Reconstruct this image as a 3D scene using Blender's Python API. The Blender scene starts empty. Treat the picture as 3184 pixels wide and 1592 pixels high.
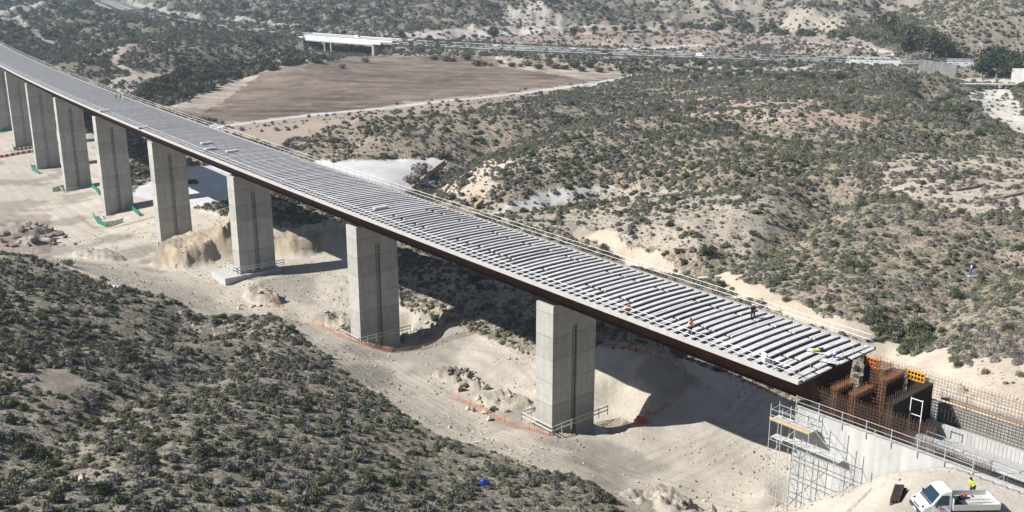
import bpy, math, random
import numpy as np
from mathutils import Vector, Matrix
R_ = math.radians
rng = np.random.default_rng(7)
random.seed(7)
scn = bpy.context.scene
COL = scn.collection
PI = math.pi

# ------------------------------------------------------------------ camera, world, sun, exposure
CAMZ, PITCH, FPX = 60.0, 0.2782, 3103.6          # FPX: focal length in pixels of a 3184 px wide picture
cam_d = bpy.data.cameras.new('camera')
cam_d.sensor_width = 36.0
cam_d.lens = 36.0 * FPX / 3184.0
cam_d.clip_end = 8000
cam_d.clip_start = 1
cam = bpy.data.objects.new('camera', cam_d)
COL.objects.link(cam)
cam.location = (0, 0, CAMZ)
cam.rotation_euler = (PI / 2 - PITCH, 0, 0)
scn.camera = cam
SUN_AZ, SUN_EL = 188.0, 40.0                      # direction towards the sun, degrees ccw from +X
wd = bpy.data.worlds.new('World'); scn.world = wd; wd.use_nodes = True
wn = wd.node_tree
bg = wn.nodes['Background']
sky = wn.nodes.new('ShaderNodeTexSky')
sky.sky_type = 'NISHITA'; sky.sun_disc = False
sky.sun_elevation = R_(SUN_EL); sky.sun_rotation = R_(90 - SUN_AZ)
sky.air_density = 1.0; sky.dust_density = 1.0
wn.links.new(sky.outputs[0], bg.inputs[0]); bg.inputs[1].default_value = 0.05
sl = bpy.data.lights.new('sun', 'SUN'); sl.energy = 5.0; sl.angle = R_(0.5); sl.color = (1.0, 0.975, 0.935)
so = bpy.data.objects.new('sun', sl); COL.objects.link(so)
sd = Vector((math.cos(R_(SUN_AZ)) * math.cos(R_(SUN_EL)), math.sin(R_(SUN_AZ)) * math.cos(R_(SUN_EL)), math.sin(R_(SUN_EL))))
so.rotation_euler = sd.to_track_quat('Z', 'Y').to_euler()
so.location = (-80, 0, 160)
scn.view_settings.view_transform = 'Standard'; scn.view_settings.look = 'None'
scn.view_settings.exposure = 0.68; scn.view_settings.gamma = 1.0
scn.cycles.max_bounces = 5; scn.cycles.diffuse_bounces = 1; scn.cycles.transparent_max_bounces = 8

# ------------------------------------------------------------------ survey helpers
K = 3184.0 / 2576.0
def ray(u, v):
    a = (u * K - 1592) / FPX; b = -(v * K - 796) / FPX
    c, s = math.cos(PITCH), math.sin(PITCH)
    return np.array([a, c + b * s, -s + b * c])
def W(u, v, z):                                   # sight line met at height z
    d = ray(u, v); return d * ((z - CAMZ) / d[2]) + np.array([0, 0, CAMZ])
def WR(u, v, r):                                  # sight line met at ground distance r
    d = ray(u, v); return d * (r / math.hypot(d[0], d[1])) + np.array([0, 0, CAMZ])
def proj(X, Y, Z):
    c, s = math.cos(PITCH), math.sin(PITCH)
    Zr = Z - CAMZ
    fw = np.maximum(Y * c - Zr * s, 0.1); up = Y * s + Zr * c
    return (1592 + FPX * X / fw) / K, (796 - FPX * up / fw) / K

# alignment of the viaduct
X0, Y0, Z0, HD, KC, GR, GK = 32.35, 92.05, 22.70, 2.28423, -0.000363, 0.0229, -0.0000632
def AL(s, t=0.0, dz=0.0):
    s = np.asarray(s, float)
    sp = np.maximum(s, 0)
    th = HD + KC * sp
    cx = (np.sin(th) - math.sin(HD)) / KC + np.minimum(s, 0) * math.cos(HD)
    cy = -(np.cos(th) - math.cos(HD)) / KC + np.minimum(s, 0) * math.sin(HD)
    z = Z0 + GR * sp + GK * sp * sp / 2 + dz
    return np.stack([X0 + cx + t * np.sin(th), Y0 + cy - t * np.cos(th), z + 0 * cx], -1)
def ALZ(s, t, z):
    p = AL(s, t); p = np.array(p, float); p[..., 2] = z; return p
def heading(s): return HD + KC * max(s, 0)

# ------------------------------------------------------------------ noise
def _h(ix, iy, seed):
    n = (ix.astype(np.int64) * 374761393 + iy.astype(np.int64) * 668265263 + seed * 974634777) & 0x7fffffff
    n = (n ^ (n >> 13)) * 1274126177 & 0x7fffffff
    return ((n ^ (n >> 16)) & 0xffff) / 65535.0
def vnoise(x, y, seed=0):
    ix = np.floor(x); iy = np.floor(y); fx = x - ix; fy = y - iy
    fx = fx * fx * (3 - 2 * fx); fy = fy * fy * (3 - 2 * fy)
    a = _h(ix, iy, seed); b = _h(ix + 1, iy, seed); c = _h(ix, iy + 1, seed); d = _h(ix + 1, iy + 1, seed)
    return (a * (1 - fx) + b * fx) * (1 - fy) + (c * (1 - fx) + d * fx) * fy
def fbm(x, y, o=4, seed=0):
    r = 0; a = .5; t = 0
    for i in range(o):
        r = r + a * vnoise(x, y, seed + i * 17); t += a
        x, y = x * 2.03 + 3.1, y * 2.03 + 1.7; a *= .5
    return r / t
def sstep(x, a, b):
    t = np.clip((x - a) / (b - a), 0, 1); return t * t * (3 - 2 * t)
def inpoly(u, v, poly):
    r = np.zeros(np.shape(u), bool)
    n = len(poly)
    for i in range(n):
        x1, y1 = poly[i]; x2, y2 = poly[(i + 1) % n]
        c = ((y1 > v) != (y2 > v)) & (u < (x2 - x1) * (v - y1) / ((y2 - y1) if y2 != y1 else 1e-9) + x1)
        r ^= c
    return r
def polydist(X, Y, pts):
    d = np.full(np.shape(X), 1e9)
    for i in range(len(pts) - 1):
        ax, ay = pts[i][:2]; bx, by = pts[i + 1][:2]
        L = (bx - ax) ** 2 + (by - ay) ** 2
        t = np.clip(((X - ax) * (bx - ax) + (Y - ay) * (by - ay)) / L, 0, 1)
        d = np.minimum(d, np.hypot(X - ax - t * (bx - ax), Y - ay - t * (by - ay)))
    return d

# ------------------------------------------------------------------ materials
MATS = {}
def NT(m):
    nt = m.node_tree; return nt, nt.nodes, nt.links
def mat(name, col, rough=.8, var=.15, scale=1.5, bump=0.0, bscale=None, metal=0.0, spec=.3, alpha=None, streak=0.0, joint=None, col2=None):
    m = bpy.data.materials.new(name); m.use_nodes = True
    nt, N, L = NT(m); b = N['Principled BSDF']
    b.inputs['Roughness'].default_value = rough; b.inputs['Metallic'].default_value = metal
    b.inputs['Specular IOR Level'].default_value = spec
    geo = N.new('ShaderNodeNewGeometry')
    nz = N.new('ShaderNodeTexNoise'); nz.inputs['Scale'].default_value = scale; nz.inputs['Detail'].default_value = 6
    nz.inputs['Roughness'].default_value = .65
    L.new(geo.outputs['Position'], nz.inputs['Vector'])
    rp = N.new('ShaderNodeValToRGB'); rp.color_ramp.elements[0].position = .3; rp.color_ramp.elements[1].position = .7
    c2 = col2 or tuple(min(1, c * (1 + var)) for c in col); c1 = col if col2 else tuple(c * (1 - var) for c in col)
    rp.color_ramp.elements[0].color = (*c1, 1); rp.color_ramp.elements[1].color = (*c2, 1)
    L.new(nz.outputs['Fac'], rp.inputs[0]); out = rp.outputs[0]
    def mul(o, fac_out, lo, hi, a=0.0, bb=1.0):
        mr = N.new('ShaderNodeMapRange'); mr.inputs[1].default_value = a; mr.inputs[2].default_value = bb
        mr.inputs[3].default_value = lo; mr.inputs[4].default_value = hi; L.new(fac_out, mr.inputs[0])
        vm = N.new('ShaderNodeVectorMath'); vm.operation = 'SCALE'; L.new(o, vm.inputs[0]); L.new(mr.outputs[0], vm.inputs['Scale'])
        return vm.outputs[0]
    if streak:
        mp = N.new('ShaderNodeMapping'); mp.inputs['Scale'].default_value = (1.6, 1.6, .12); L.new(geo.outputs['Position'], mp.inputs[0])
        n2 = N.new('ShaderNodeTexNoise'); n2.inputs['Scale'].default_value = 1.0; n2.inputs['Detail'].default_value = 5; L.new(mp.outputs[0], n2.inputs['Vector'])
        out = mul(out, n2.outputs['Fac'], 1 - streak, 1 + streak * .5, .35, .65)
    if joint:
        sx = N.new('ShaderNodeSeparateXYZ'); L.new(geo.outputs['Position'], sx.inputs[0])
        nj = N.new('ShaderNodeTexNoise'); nj.inputs['Scale'].default_value = .5; L.new(geo.outputs['Position'], nj.inputs['Vector'])
        ma = N.new('ShaderNodeMath'); ma.operation = 'MULTIPLY_ADD'; L.new(nj.outputs['Fac'], ma.inputs[0]); ma.inputs[1].default_value = .12; L.new(sx.outputs[2], ma.inputs[2])
        md = N.new('ShaderNodeMath'); md.operation = 'PINGPONG'; L.new(ma.outputs[0], md.inputs[0]); md.inputs[1].default_value = joint / 2
        out = mul(out, md.outputs[0], .72, 1.0, .0, .12)
        md2 = N.new('ShaderNodeMath'); md2.operation = 'DIVIDE'; L.new(sx.outputs[2], md2.inputs[0]); md2.inputs[1].default_value = joint
        fl = N.new('ShaderNodeMath'); fl.operation = 'FLOOR'; L.new(md2.outputs[0], fl.inputs[0])
        wn_ = N.new('ShaderNodeTexWhiteNoise'); wn_.noise_dimensions = '1D'; L.new(fl.outputs[0], wn_.inputs['W'])
        out = mul(out, wn_.outputs['Value'], .9, 1.07)
    L.new(out, b.inputs['Base Color'])
    if bump:
        nb = N.new('ShaderNodeTexNoise'); nb.inputs['Scale'].default_value = bscale or scale * 4; nb.inputs['Detail'].default_value = 5
        L.new(geo.outputs['Position'], nb.inputs['Vector'])
        bp = N.new('ShaderNodeBump'); bp.inputs['Strength'].default_value = 1; bp.inputs['Distance'].default_value = bump
        L.new(nb.outputs['Fac'], bp.inputs['Height']); L.new(bp.outputs[0], b.inputs['Normal'])
    if alpha is not None:
        na = N.new('ShaderNodeTexNoise'); na.inputs['Scale'].default_value = 3.0; L.new(geo.outputs['Position'], na.inputs['Vector'])
        mr = N.new('ShaderNodeMapRange'); mr.inputs[1].default_value = .3; mr.inputs[2].default_value = .7
        mr.inputs[3].default_value = alpha - .25; mr.inputs[4].default_value = min(1, alpha + .25); L.new(na.outputs['Fac'], mr.inputs[0])
        L.new(mr.outputs[0], b.inputs['Alpha'])
    MATS[name] = m
    return m
M = {}
M['concrete'] = mat('pier concrete', (.41, .395, .365), .85, .12, .9, .02, 3, streak=.09, joint=3.1)
M['concrete_l'] = mat('pale concrete', (.45, .45, .43), .85, .14, .35, .015, 4, streak=.12)
M['panel'] = mat('precast panel concrete', (.54, .53, .53), .85, .2, 1.1, .01, 6)
M['under'] = mat('rebar and timber bedding', (.05, .034, .032), .9, .6, 2.2)
M['corten'] = mat('weathering steel', (.08, .028, .017), .7, .25, .8, .0, streak=.2)
M['fascia'] = mat('fascia concrete', (.46, .44, .42), .85, .08, .6, streak=.05)
M['galv'] = mat('galvanised tube', (.55, .56, .57), .45, .1, 5, metal=.35, spec=.5)
M['white_tube'] = mat('white painted rail', (.8, .8, .78), .5, .05, 5)
M['rebar'] = mat('rusty rebar', (.10, .062, .042), .8, .3, 3)
M['rebar_o'] = mat('orange rusty rebar', (.17, .08, .042), .8, .5, 2)
M['yellow'] = mat('yellow formwork steel', (.75, .38, .04), .5, .15, 3)
M['orange'] = mat('orange formwork steel', (.75, .22, .03), .5, .2, 3)
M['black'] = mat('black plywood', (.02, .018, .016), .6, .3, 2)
M['timber'] = mat('sawn timber', (.5, .36, .2), .8, .2, 3)
M['plank'] = mat('grey steel plank', (.5, .5, .48), .5, .12, 2)
M['greennet'] = mat('green debris net', (.02, .22, .14), .8, .3, 2, alpha=.85)
M['orangenet'] = mat('faded orange safety mesh', (.50, .25, .19), .8, .2, 1, alpha=.38)
M['red'] = mat('red plastic', (.6, .03, .03), .5, .1, 3)
M['white'] = mat('white plastic', (.8, .8, .8), .5, .05, 3)
M['truckwhite'] = mat('white vehicle paint', (.78, .78, .8), .28, .03, 1, spec=.5)
M['glass'] = mat('dark glass', (.015, .035, .055), .12, .1, 2, spec=.5)
M['tyre'] = mat('black rubber', (.02, .02, .02), .8, .2, 4)
M['darkplastic'] = mat('dark grey plastic', (.04, .045, .055), .55, .15, 4)
M['alu'] = mat('aluminium board', (.55, .56, .55), .45, .08, 3, metal=.2)
M['hivis'] = mat('hi-vis yellow cloth', (.55, .75, .03), .8, .08, 8)
M['hiorange'] = mat('hi-vis orange cloth', (.9, .22, .03), .8, .08, 8)
M['navy'] = mat('navy cloth', (.02, .025, .045), .85, .2, 8)
M['skin'] = mat('skin', (.45, .26, .18), .6, .05, 9)
M['blue'] = mat('blue plastic', (.02, .06, .45), .5, .1, 3)
M['rock'] = mat('broken pale rock', (.42, .37, .29), .9, .3, 1.2, .05, 4)
M['rockd'] = mat('broken dark rock', (.22, .18, .16), .9, .3, 1.2, .05, 4)
M['stonewall'] = mat('tan stone masonry', (.45, .34, .2), .9, .3, 1.5, .06, 3)
M['stain_shade_wall'] = mat('stained grey concrete', (.2, .2, .195), .9, .2, .4, streak=.25)  # base colour darkened to stand for the wall's shade; streaks are stains
M['asphalt'] = mat('worn asphalt', (.19, .19, .19), .9, .1, .2)
M['barrier'] = mat('white road barrier', (.75, .75, .73), .7, .05, 2)
M['hedge'] = mat('dark hedge leaves', (.035, .05, .025), .9, .4, 1.5, .2, 2)
M['bark'] = mat('pale bark', (.3, .26, .22), .9, .2, 2)
M['membrane'] = mat('white crushed gravel', (.66, .64, .60), .9, .05, .15, .02, 3)
M['redsteel'] = mat('rusty steel section', (.22, .09, .05), .7, .3, 3)

# ------------------------------------------------------------------ object helpers
def tag(o, label=None, cat=None, group=None, kind=None):
    if label: o['label'] = label
    if cat: o['category'] = cat
    if group: o['group'] = group
    if kind: o['kind'] = kind
    return o
def thing(name, label, cat, loc=(0, 0, 0), rz=0.0, group=None):
    o = bpy.data.objects.new(name, None); o.empty_display_size = .5
    COL.objects.link(o); o.location = tuple(float(c) for c in loc); o.rotation_euler = (0, 0, float(rz))
    return tag(o, label, cat, group)
class MB:
    def __init__(s): s.v = []; s.f = []; s.n = 0
    def add(s, vs, fs):
        vs = np.asarray(vs, float).reshape(-1, 3); k = s.n
        s.v.append(vs); s.n += len(vs)
        s.f += [tuple(i + k for i in f) for f in fs]
        return s
    def box(s, cx, cy, cz, sx, sy, sz, rz=0.0):
        x, y, z = sx / 2, sy / 2, sz / 2
        p = np.array([(-x, -y, -z), (x, -y, -z), (x, y, -z), (-x, y, -z), (-x, -y, z), (x, -y, z), (x, y, z), (-x, y, z)])
        if rz:
            c, q = math.cos(rz), math.sin(rz); p = np.stack([p[:, 0] * c - p[:, 1] * q, p[:, 0] * q + p[:, 1] * c, p[:, 2]], 1)
        return s.add(p + (cx, cy, cz), [(0, 3, 2, 1), (4, 5, 6, 7), (0, 1, 5, 4), (1, 2, 6, 5), (2, 3, 7, 6), (3, 0, 4, 7)])
    def hexa(s, b, t):                            # four bottom points and four top points
        return s.add(list(b) + list(t), [(0, 3, 2, 1), (4, 5, 6, 7), (0, 1, 5, 4), (1, 2, 6, 5), (2, 3, 7, 6), (3, 0, 4, 7)])
    def bar(s, a, b, w, n=4, w2=None):
        a = np.asarray(a, float); b = np.asarray(b, float); d = b - a; L = np.linalg.norm(d)
        if L < 1e-6: return s
        d /= L; up = np.array([0, 0, 1.]) if abs(d[2]) < .95 else np.array([1., 0, 0])
        x = np.cross(d, up); x /= np.linalg.norm(x); y = np.cross(x, d)
        w2 = w if w2 is None else w2
        ang = np.arange(n) * 2 * PI / n + PI / n
        ring = lambda p, r: [p + r * (math.cos(q) * x + math.sin(q) * y) for q in ang]
        vs = ring(a, w / 2 * 1.2) + ring(b, w2 / 2 * 1.2)
        fs = [(i, (i + 1) % n, n + (i + 1) % n, n + i) for i in range(n)] + [tuple(range(n))[::-1], tuple(range(n, 2 * n))]
        return s.add(vs, fs)
    def lathe(s, prof, c=(0, 0, 0), n=14, axis='z'):
        vs = []; fs = []
        for r, h in prof:
            for i in range(n):
                q = 2 * PI * i / n; a, b = r * math.cos(q), r * math.sin(q)
                vs.append((a, b, h) if axis == 'z' else ((a, h, b) if axis == 'y' else (h, a, b)))
        m = len(prof)
        for j in range(m - 1):
            for i in range(n): fs.append((j * n + i, j * n + (i + 1) % n, (j + 1) * n + (i + 1) % n, (j + 1) * n + i))
        fs.append(tuple(range(n))[::-1]); fs.append(tuple(range((m - 1) * n, m * n)))
        return s.add(np.array(vs) + c, fs)
    def blob(s, c, r, seed=0, sub=1, amp=.25, flat=1.0):
        vs, fs = ICO[sub]
        v = vs.copy(); q = rng.random(3) * 50 + seed
        d = 1 + amp * (2 * fbm(v[:, 0] * 1.7 + q[0], v[:, 1] * 1.7 + v[:, 2] * 1.3 + q[1], 2) - 1) * 2
        v = v * d[:, None] * np.array(r if hasattr(r, '__len__') else (r, r, r * flat)) + np.asarray(c)
        return s.add(v, fs)
    def build(s, name, m, parent=None, smooth=False, mats=None, mi=None):
        me = bpy.data.meshes.new(name)
        if s.n: me.from_pydata(np.concatenate(s.v).tolist(), [], s.f)
        for mm in (mats or [m]): me.materials.append(mm)
        if mi is not None: me.polygons.foreach_set('material_index', np.asarray(mi, np.int32))
        if smooth: me.polygons.foreach_set('use_smooth', np.ones(len(me.polygons), bool))
        me.update()
        o = bpy.data.objects.new(name, me); COL.objects.link(o)
        if parent is not None: o.parent = parent
        return o
def _ico(sub):
    import bmesh
    bm = bmesh.new(); bmesh.ops.create_icosphere(bm, subdivisions=sub, radius=1)
    v = np.array([p.co[:] for p in bm.verts]); f = [tuple(q.index for q in g.verts) for g in bm.faces]; bm.free(); return v, f
ICO = {1: _ico(1), 2: _ico(2), 3: _ico(3)}
def copy_tree(o, parent=None):
    c = o.copy(); COL.objects.link(c); c.parent = parent
    for ch in list(o.children): copy_tree(ch, c)
    return c

# ------------------------------------------------------------------ terrain
CP = []
for u, v, z in [
    # foreground hill crest and slope
    (-300, 640, 12), (0, 640, 10), (150, 662, 8.5), (300, 717, 7), (420, 747, 6), (490, 787, 6), (560, 797, 6), (690, 792, 5.5), (760, 852, 5), (850, 912, 4.5),
    (950, 992, 4.5), (1050, 1062, 4.5), (1200, 1122, 5), (1400, 1192, 5.5), (1480, 1203, 5.5), (1520, 1240, 6), (1560, 1290, 6.5),
    (0, 1288, 22), (-400, 1288, 24), (400, 1288, 20), (800, 1288, 16), (1200, 1288, 10), (0, 1000, 17), (-400, 1000, 20), (400, 1000, 15), (800, 1050, 10), (0, 800, 13.5),
    (250, 800, 10.5), (500, 850, 9), (700, 880, 8), (1100, 1180, 7.5), (0, 1900, 28), (1300, 1900, 14), (1000, 1600, 16),
    # working platform under the viaduct
    (1395, 1100, 2.6), (960, 880, 1.4), (640, 712, 1.3), (400, 622, -2.6), (270, 570, -5.6), (170, 490, -6.3), (98, 436, -6.9), (42, 378, -5.6),
    (120, 560, -5.5), (250, 620, -4.2), (400, 680, -1.7), (540, 760, 0), (620, 775, .3), (760, 810, .8), (1000, 950, 1.6), (1200, 1080, 2.2), (1500, 1170, 2.6),
    (1700, 1220, 2.8), (1850, 1280, 3.3), (1950, 1285, 5), (1900, 1100, 2.9), (1700, 1050, 2.5), (60, 640, -4.5), (0, 560, -5), (0, 450, -6), (-300, 450, -6), (-200, 600, -4), (0, 330, -6),
    (700, 760, .8), (800, 700, 1.2), (1010, 800, 1.8), (1150, 860, 2.4), (1340, 900, 2.8), (1720, 905, 3.6), (1990, 1010, 3.2), (1930, 1225, 4.2),
    # beyond the viaduct
    (420, 440, -1), (560, 520, .5), (600, 470, .6), (820, 410, .6), (1000, 440, .8), (1060, 470, .9), (1100, 408, .8), (340, 480, -1.5), (700, 550, 1.2), (860, 575, 2),
    (1200, 500, 3), (1300, 540, 5), (1500, 600, 8), (1700, 685, 9.5), (1900, 765, 10.5), (2100, 830, 12), (2300, 890, 13.5), (2450, 980, 15.5), (2576, 1050, 17), (2900, 1100, 19), (2800, 900, 18),
    (2576, 700, 17), (2900, 600, 20), (2300, 650, 15), (2000, 600, 13.5), (1700, 560, 10), (1400, 520, 5.5), (2576, 520, 17.5), (2300, 480, 16), (2000, 430, 14.5), (1700, 400, 10.5),
    (1500, 468, 5.5), (1300, 425, 7.5), (1130, 412, 1.5), (1220, 355, 3.5), (1150, 300, 8.5), (900, 300, 8), (760, 392, .8), (1000, 400, 1.2), (735, 365, .8), (850, 345, 4), (1000, 318, 8.5),
    (1320, 262, 7), (1560, 268, 5), (1440, 300, 6), (1600, 292, 14.5), (1450, 350, 12.5), (1500, 300, 12), (1300, 385, 9), (2000, 290, 15), (2250, 240, 13), (2576, 330, 3.5), (2440, 320, 8), (2380, 285, 10), (2460, 218, .5), (2250, 178, 14),
    (2150, 185, 11), (1900, 200, 6), (1700, 200, 3), (1600, 240, 3), (2576, 240, 1), (2800, 300, 2), (2500, 280, 1.5), (2420, 240, 3), (2350, 190, 9),
    (450, 270, 0), (600, 200, -.5), (900, 145, 0), (1250, 148, 0), (1550, 180, .5), (1200, 240, 0), (800, 290, 0), (560, 322, 0), (1700, 178, 1.5), (2000, 178, 4), (2200, 190, 9), (1480, 212, .6), (1440, 225, 1), (1000, 280, 0),
    (500, 235, -1), (300, 212, -.5), (340, 192, 0), (420, 181, 0), (520, 172, 0), (620, 163, 0), (700, 150, 0), (760, 140, 0), (150, 203, 0), (260, 203, 0), (860, 145, -1), (930, 140, 0),
    (2100, 172, 5), (2250, 167, 6.5), (2400, 172, 5), (2576, 175, 4), (1900, 165, 4), (1700, 160, 3.5),
    (200, 120, 6), (300, 120, 8), (120, 140, 3), (0, 105, 4),
]:
    p = W(u, v, z); CP.append((p[0], p[1], z))
for u, v, r in [
    (340, 136, 628), (420, 119, 633), (500, 110, 636), (600, 108, 641), (700, 112, 655), (500, 96, 740), (300, 110, 730), (640, 98, 740),
    (140, 160, 592), (220, 153, 594), (305, 164, 592), (240, 147, 640), (0, 60, 850), (0, 0, 1200), (300, 60, 900), (300, 0, 1300), (600, 60, 900), (600, 0, 1250), (900, 60, 880), (900, 0, 1150),
    (1000, 84, 830), (1050, 40, 950), (1200, 0, 1060), (1300, 80, 900), (1290, 20, 965), (1300, 0, 990), (1160, 30, 960), (1500, 70, 900), (1500, 0, 1020), (1700, 72, 870), (1700, 20, 935), (1800, 0, 960), (1900, 72, 850),
    (1980, 70, 830), (2050, 76, 800), (2050, 18, 818), (2120, 40, 815), (2000, 30, 830), (2200, 60, 850), (2200, 10, 930), (2300, 95, 720), (2330, 50, 780), (2400, 100, 660), (2400, 40, 720), (2400, 0, 790),
    (2576, 135, 615), (2576, 70, 665), (2576, 0, 750), (2800, 100, 600), (2800, 0, 720), (1350, 66, 905), (1440, 60, 915), (1420, 72, 898), (1750, 45, 900), (2100, 0, 900),
    (1250, 100, 780), (1600, 80, 830), (1800, 95, 760), (2100, 105, 740), (2250, 140, 640), (1500, 100, 760), (-400, 60, 850), (-400, 0, 1200),
]:
    p = WR(u, v, r); CP.append((p[0], p[1], p[2]))
ROADLINE = [(-500, 5, 14), (180, -12, 15), (250, 6, 14.5), (300, 26, 14), (400, 50, 12.5), (500, 66, 11.5), (640, 79, 10.5), (800, 92, 9.5), (1000, 106, 9), (1260, 120, 8.5), (1700, 138, 8), (2100, 151, 8), (2400, 158, 8), (2576, 160, 8), (3000, 170, 8)]
ROADW = [W(u, v, z) for u, v, z in ROADLINE]
for i, p in enumerate(ROADW):
    if i not in (7,): CP.append((p[0], p[1], p[2] - .6))
for s, t, z in [(40, 13, 4), (40, 20, 8.5), (65, 14, 4), (65, 22, 8), (90, 14, 3.5), (90, 24, 7), (15, 13, 3.4), (22, 8, 2.7), (22, -6, 2.6), (15, 20, 9), (-8, 12, 15), (-8, 5, 14), (-8, 16, 17), (-20, 12, 18.5), (4, -8, 5), (10, -6, 3.0), (10, 0, 3.0), (10, 8, 3.1), (6, 2, 3.3), (1.5, -9, 8.5), (-3.7, -7, 12), (-9.3, -7, 16.5), (-12.4, -7, 18.3), (-16, -8, 19.4), (-22, -8, 19.4), (-28, -12, 19.4), (-25, -22, 19.4), (-20, -14, 19.4), (-12, -12, 17), (-14, -17, 17.6), (-30, 0, 19), (-40, -10, 19.4), (-30, 12, 19.5), (-60, 0, 20), (3, 8, 4.5), (120, 14, 2), (-2, -14, 7), (-6, -20, 9), (-14, -28, 15)]:
    p = ALZ(s, t, z); CP.append((p[0], p[1], z))
CP += [(-60, 40, 26), (0, 30, 24), (60, 30, 22), (30, 50, 18), (5, 60, 14), (-900, 1200, 30), (900, 1200, 90), (0, 2500, 130), (-1500, 2500, 80), (1500, 2500, 150), (-800, 600, 5), (700, 500, 40), (0, 1600, 75), (-900, 1800, 45), (900, 1800, 120)]
CP = np.array(CP)
CQ = np.stack([np.arctan2(CP[:, 0], CP[:, 1]) * 1.6, np.log(np.hypot(CP[:, 0], CP[:, 1]))], 1)
_D = np.hypot(CQ[:, None, 0] - CQ[None, :, 0], CQ[:, None, 1] - CQ[None, :, 1])
_w = np.linalg.solve(np.block([[-_D + 0 * np.eye(len(CQ)), np.ones((len(CQ), 1))], [np.ones((1, len(CQ))), np.zeros((1, 1))]]), np.append(CP[:, 2], 0))
def base_h(X, Y):
    qa = np.arctan2(X, Y) * 1.6; qr = np.log(np.maximum(np.hypot(X, Y), 5))
    z = np.full(np.shape(X), _w[-1])
    for i in range(len(CQ)): z = z - _w[i] * np.sqrt((qa - CQ[i, 0]) ** 2 + (qr - CQ[i, 1]) ** 2 + 1.5e-5)
    return z
ST_H = np.array([[math.cos(HD), math.sin(HD)], [math.sin(HD), -math.cos(HD)]])
def to_st(X, Y):                                   # station and offset of a point
    R = 1 / KC                                     # circle centre
    cxx = X0 - R * math.sin(HD) * 1.0; cyy = Y0 + R * math.cos(HD)
    dx, dy = X - cxx, Y - cyy
    th = np.arctan2(dx, -dy) if R > 0 else np.arctan2(-dx, dy)
    s = (th - HD) / KC; t = np.hypot(dx, dy) * np.sign(R) - R
    s0 = (X - X0) * ST_H[0, 0] + (Y - Y0) * ST_H[0, 1]; t0 = (X - X0) * ST_H[1, 0] + (Y - Y0) * ST_H[1, 1]
    return np.where(s0 < 0, s0, s), np.where(s0 < 0, t0, t)
def bump_e(X, Y, c, rx, ry, ang, h, p=2.0):
    dx, dy = X - c[0], Y - c[1]; ca, sa = math.cos(ang), math.sin(ang)
    q = np.hypot((dx * ca + dy * sa) / rx, (-dx * sa + dy * ca) / ry)
    q = q * (1 + .35 * (fbm(X * .25, Y * .25, 3, 5) - .5))
    return h * (1 - sstep(q, .45, 1.0)) if p == 2 else h * np.clip(1 - q, 0, 1)
GULL = [([W(u, v, zz)[:2] for u, v, zz in g_], dp, wd_) for g_, dp, wd_ in (
    ([(1036, 484, 1), (1085, 445, 1), (1135, 413, 1.5), (1240, 362, 3.5), (1400, 328, 5), (1560, 285, 6)], 3.2, 9), ([(1160, 522, 3), (1300, 508, 4.5), (1420, 476, 5.5), (1560, 458, 7), (1800, 450, 11), (2050, 425, 13)], 3.5, 9),
    ([(1560, 612, 8.5), (1750, 645, 9), (1870, 610, 11), (2000, 540, 13), (2110, 470, 14)], 4.5, 8), ([(2335, 205, 10), (2355, 245, 9), (2430, 275, 5)], 6, 10), ([(2200, 870, 12), (2350, 760, 15), (2450, 650, 17), (2576, 600, 18)], 3, 7), ([(1900, 330, 12), (2150, 345, 14), (2400, 350, 11)], 3.5, 12), ([(800, 390, 1), (900, 345, 4), (1000, 318, 7)], 2.5, 9), ([(1250, 640, 7), (1500, 560, 7)], 1.5, 5),
    ([(150, 850, 10), (330, 820, 9), (500, 800, 7)], 2.5, 9), ([(0, 1150, 20), (300, 1000, 14), (600, 880, 8)], 1.6, 8))]
PITS = [(39, 5.5, 7.5, 9, -3.6), (84, 3.5, 9, 9, -3.5)]
MOUNDS = [(505, 628, 0.5, 12, 9, 1.1, 6.2), (570, 618, 1.0, 10, 9, .6, 5.6), (770, 618, 1.5, 11, 8, .3, 4.6), (850, 600, 2, 8, 6, .2, 3.0),
          (1140, 940, 2, 4.0, 2.0, -.5, .8), (1180, 965, 2, 2.5, 1.5, -.5, .6), (1270, 1010, 2, 5, 2.6, -.5, .9), (850, 815, 1, 5, 3, .1, 1.8), (1060, 815, 2, 6, 3, -.6, 1.8), (660, 745, 1, 6, 2.5, -.8, 1.8),
          (50, 570, -4, 10, 6, -.4, 2.2), (90, 600, -4, 6, 4, -.4, 1.8), (240, 655, -3, 10, 4, -.6, 1.8), (1690, 1262, 3.4, 3.2, 2.0, -.7, 1.3), (1620, 1270, 3.4, 3, 2.5, 0, .6), (1730, 1290, 4, 5, 2, -.4, 1.2),
          (2380, 985, 15, 2.5, 2, 0, 1.3), (1985, 1262, 7, 3, 2, 0, .8), (130, 700, 0, 1, 1, 0, 0)]
_ra = np.array([math.atan2(p[0], p[1]) for p in ROADW]); _rz = np.array([p[2] for p in ROADW])
def roadz(X, Y): return np.interp(np.arctan2(X, Y), _ra, _rz)
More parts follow.
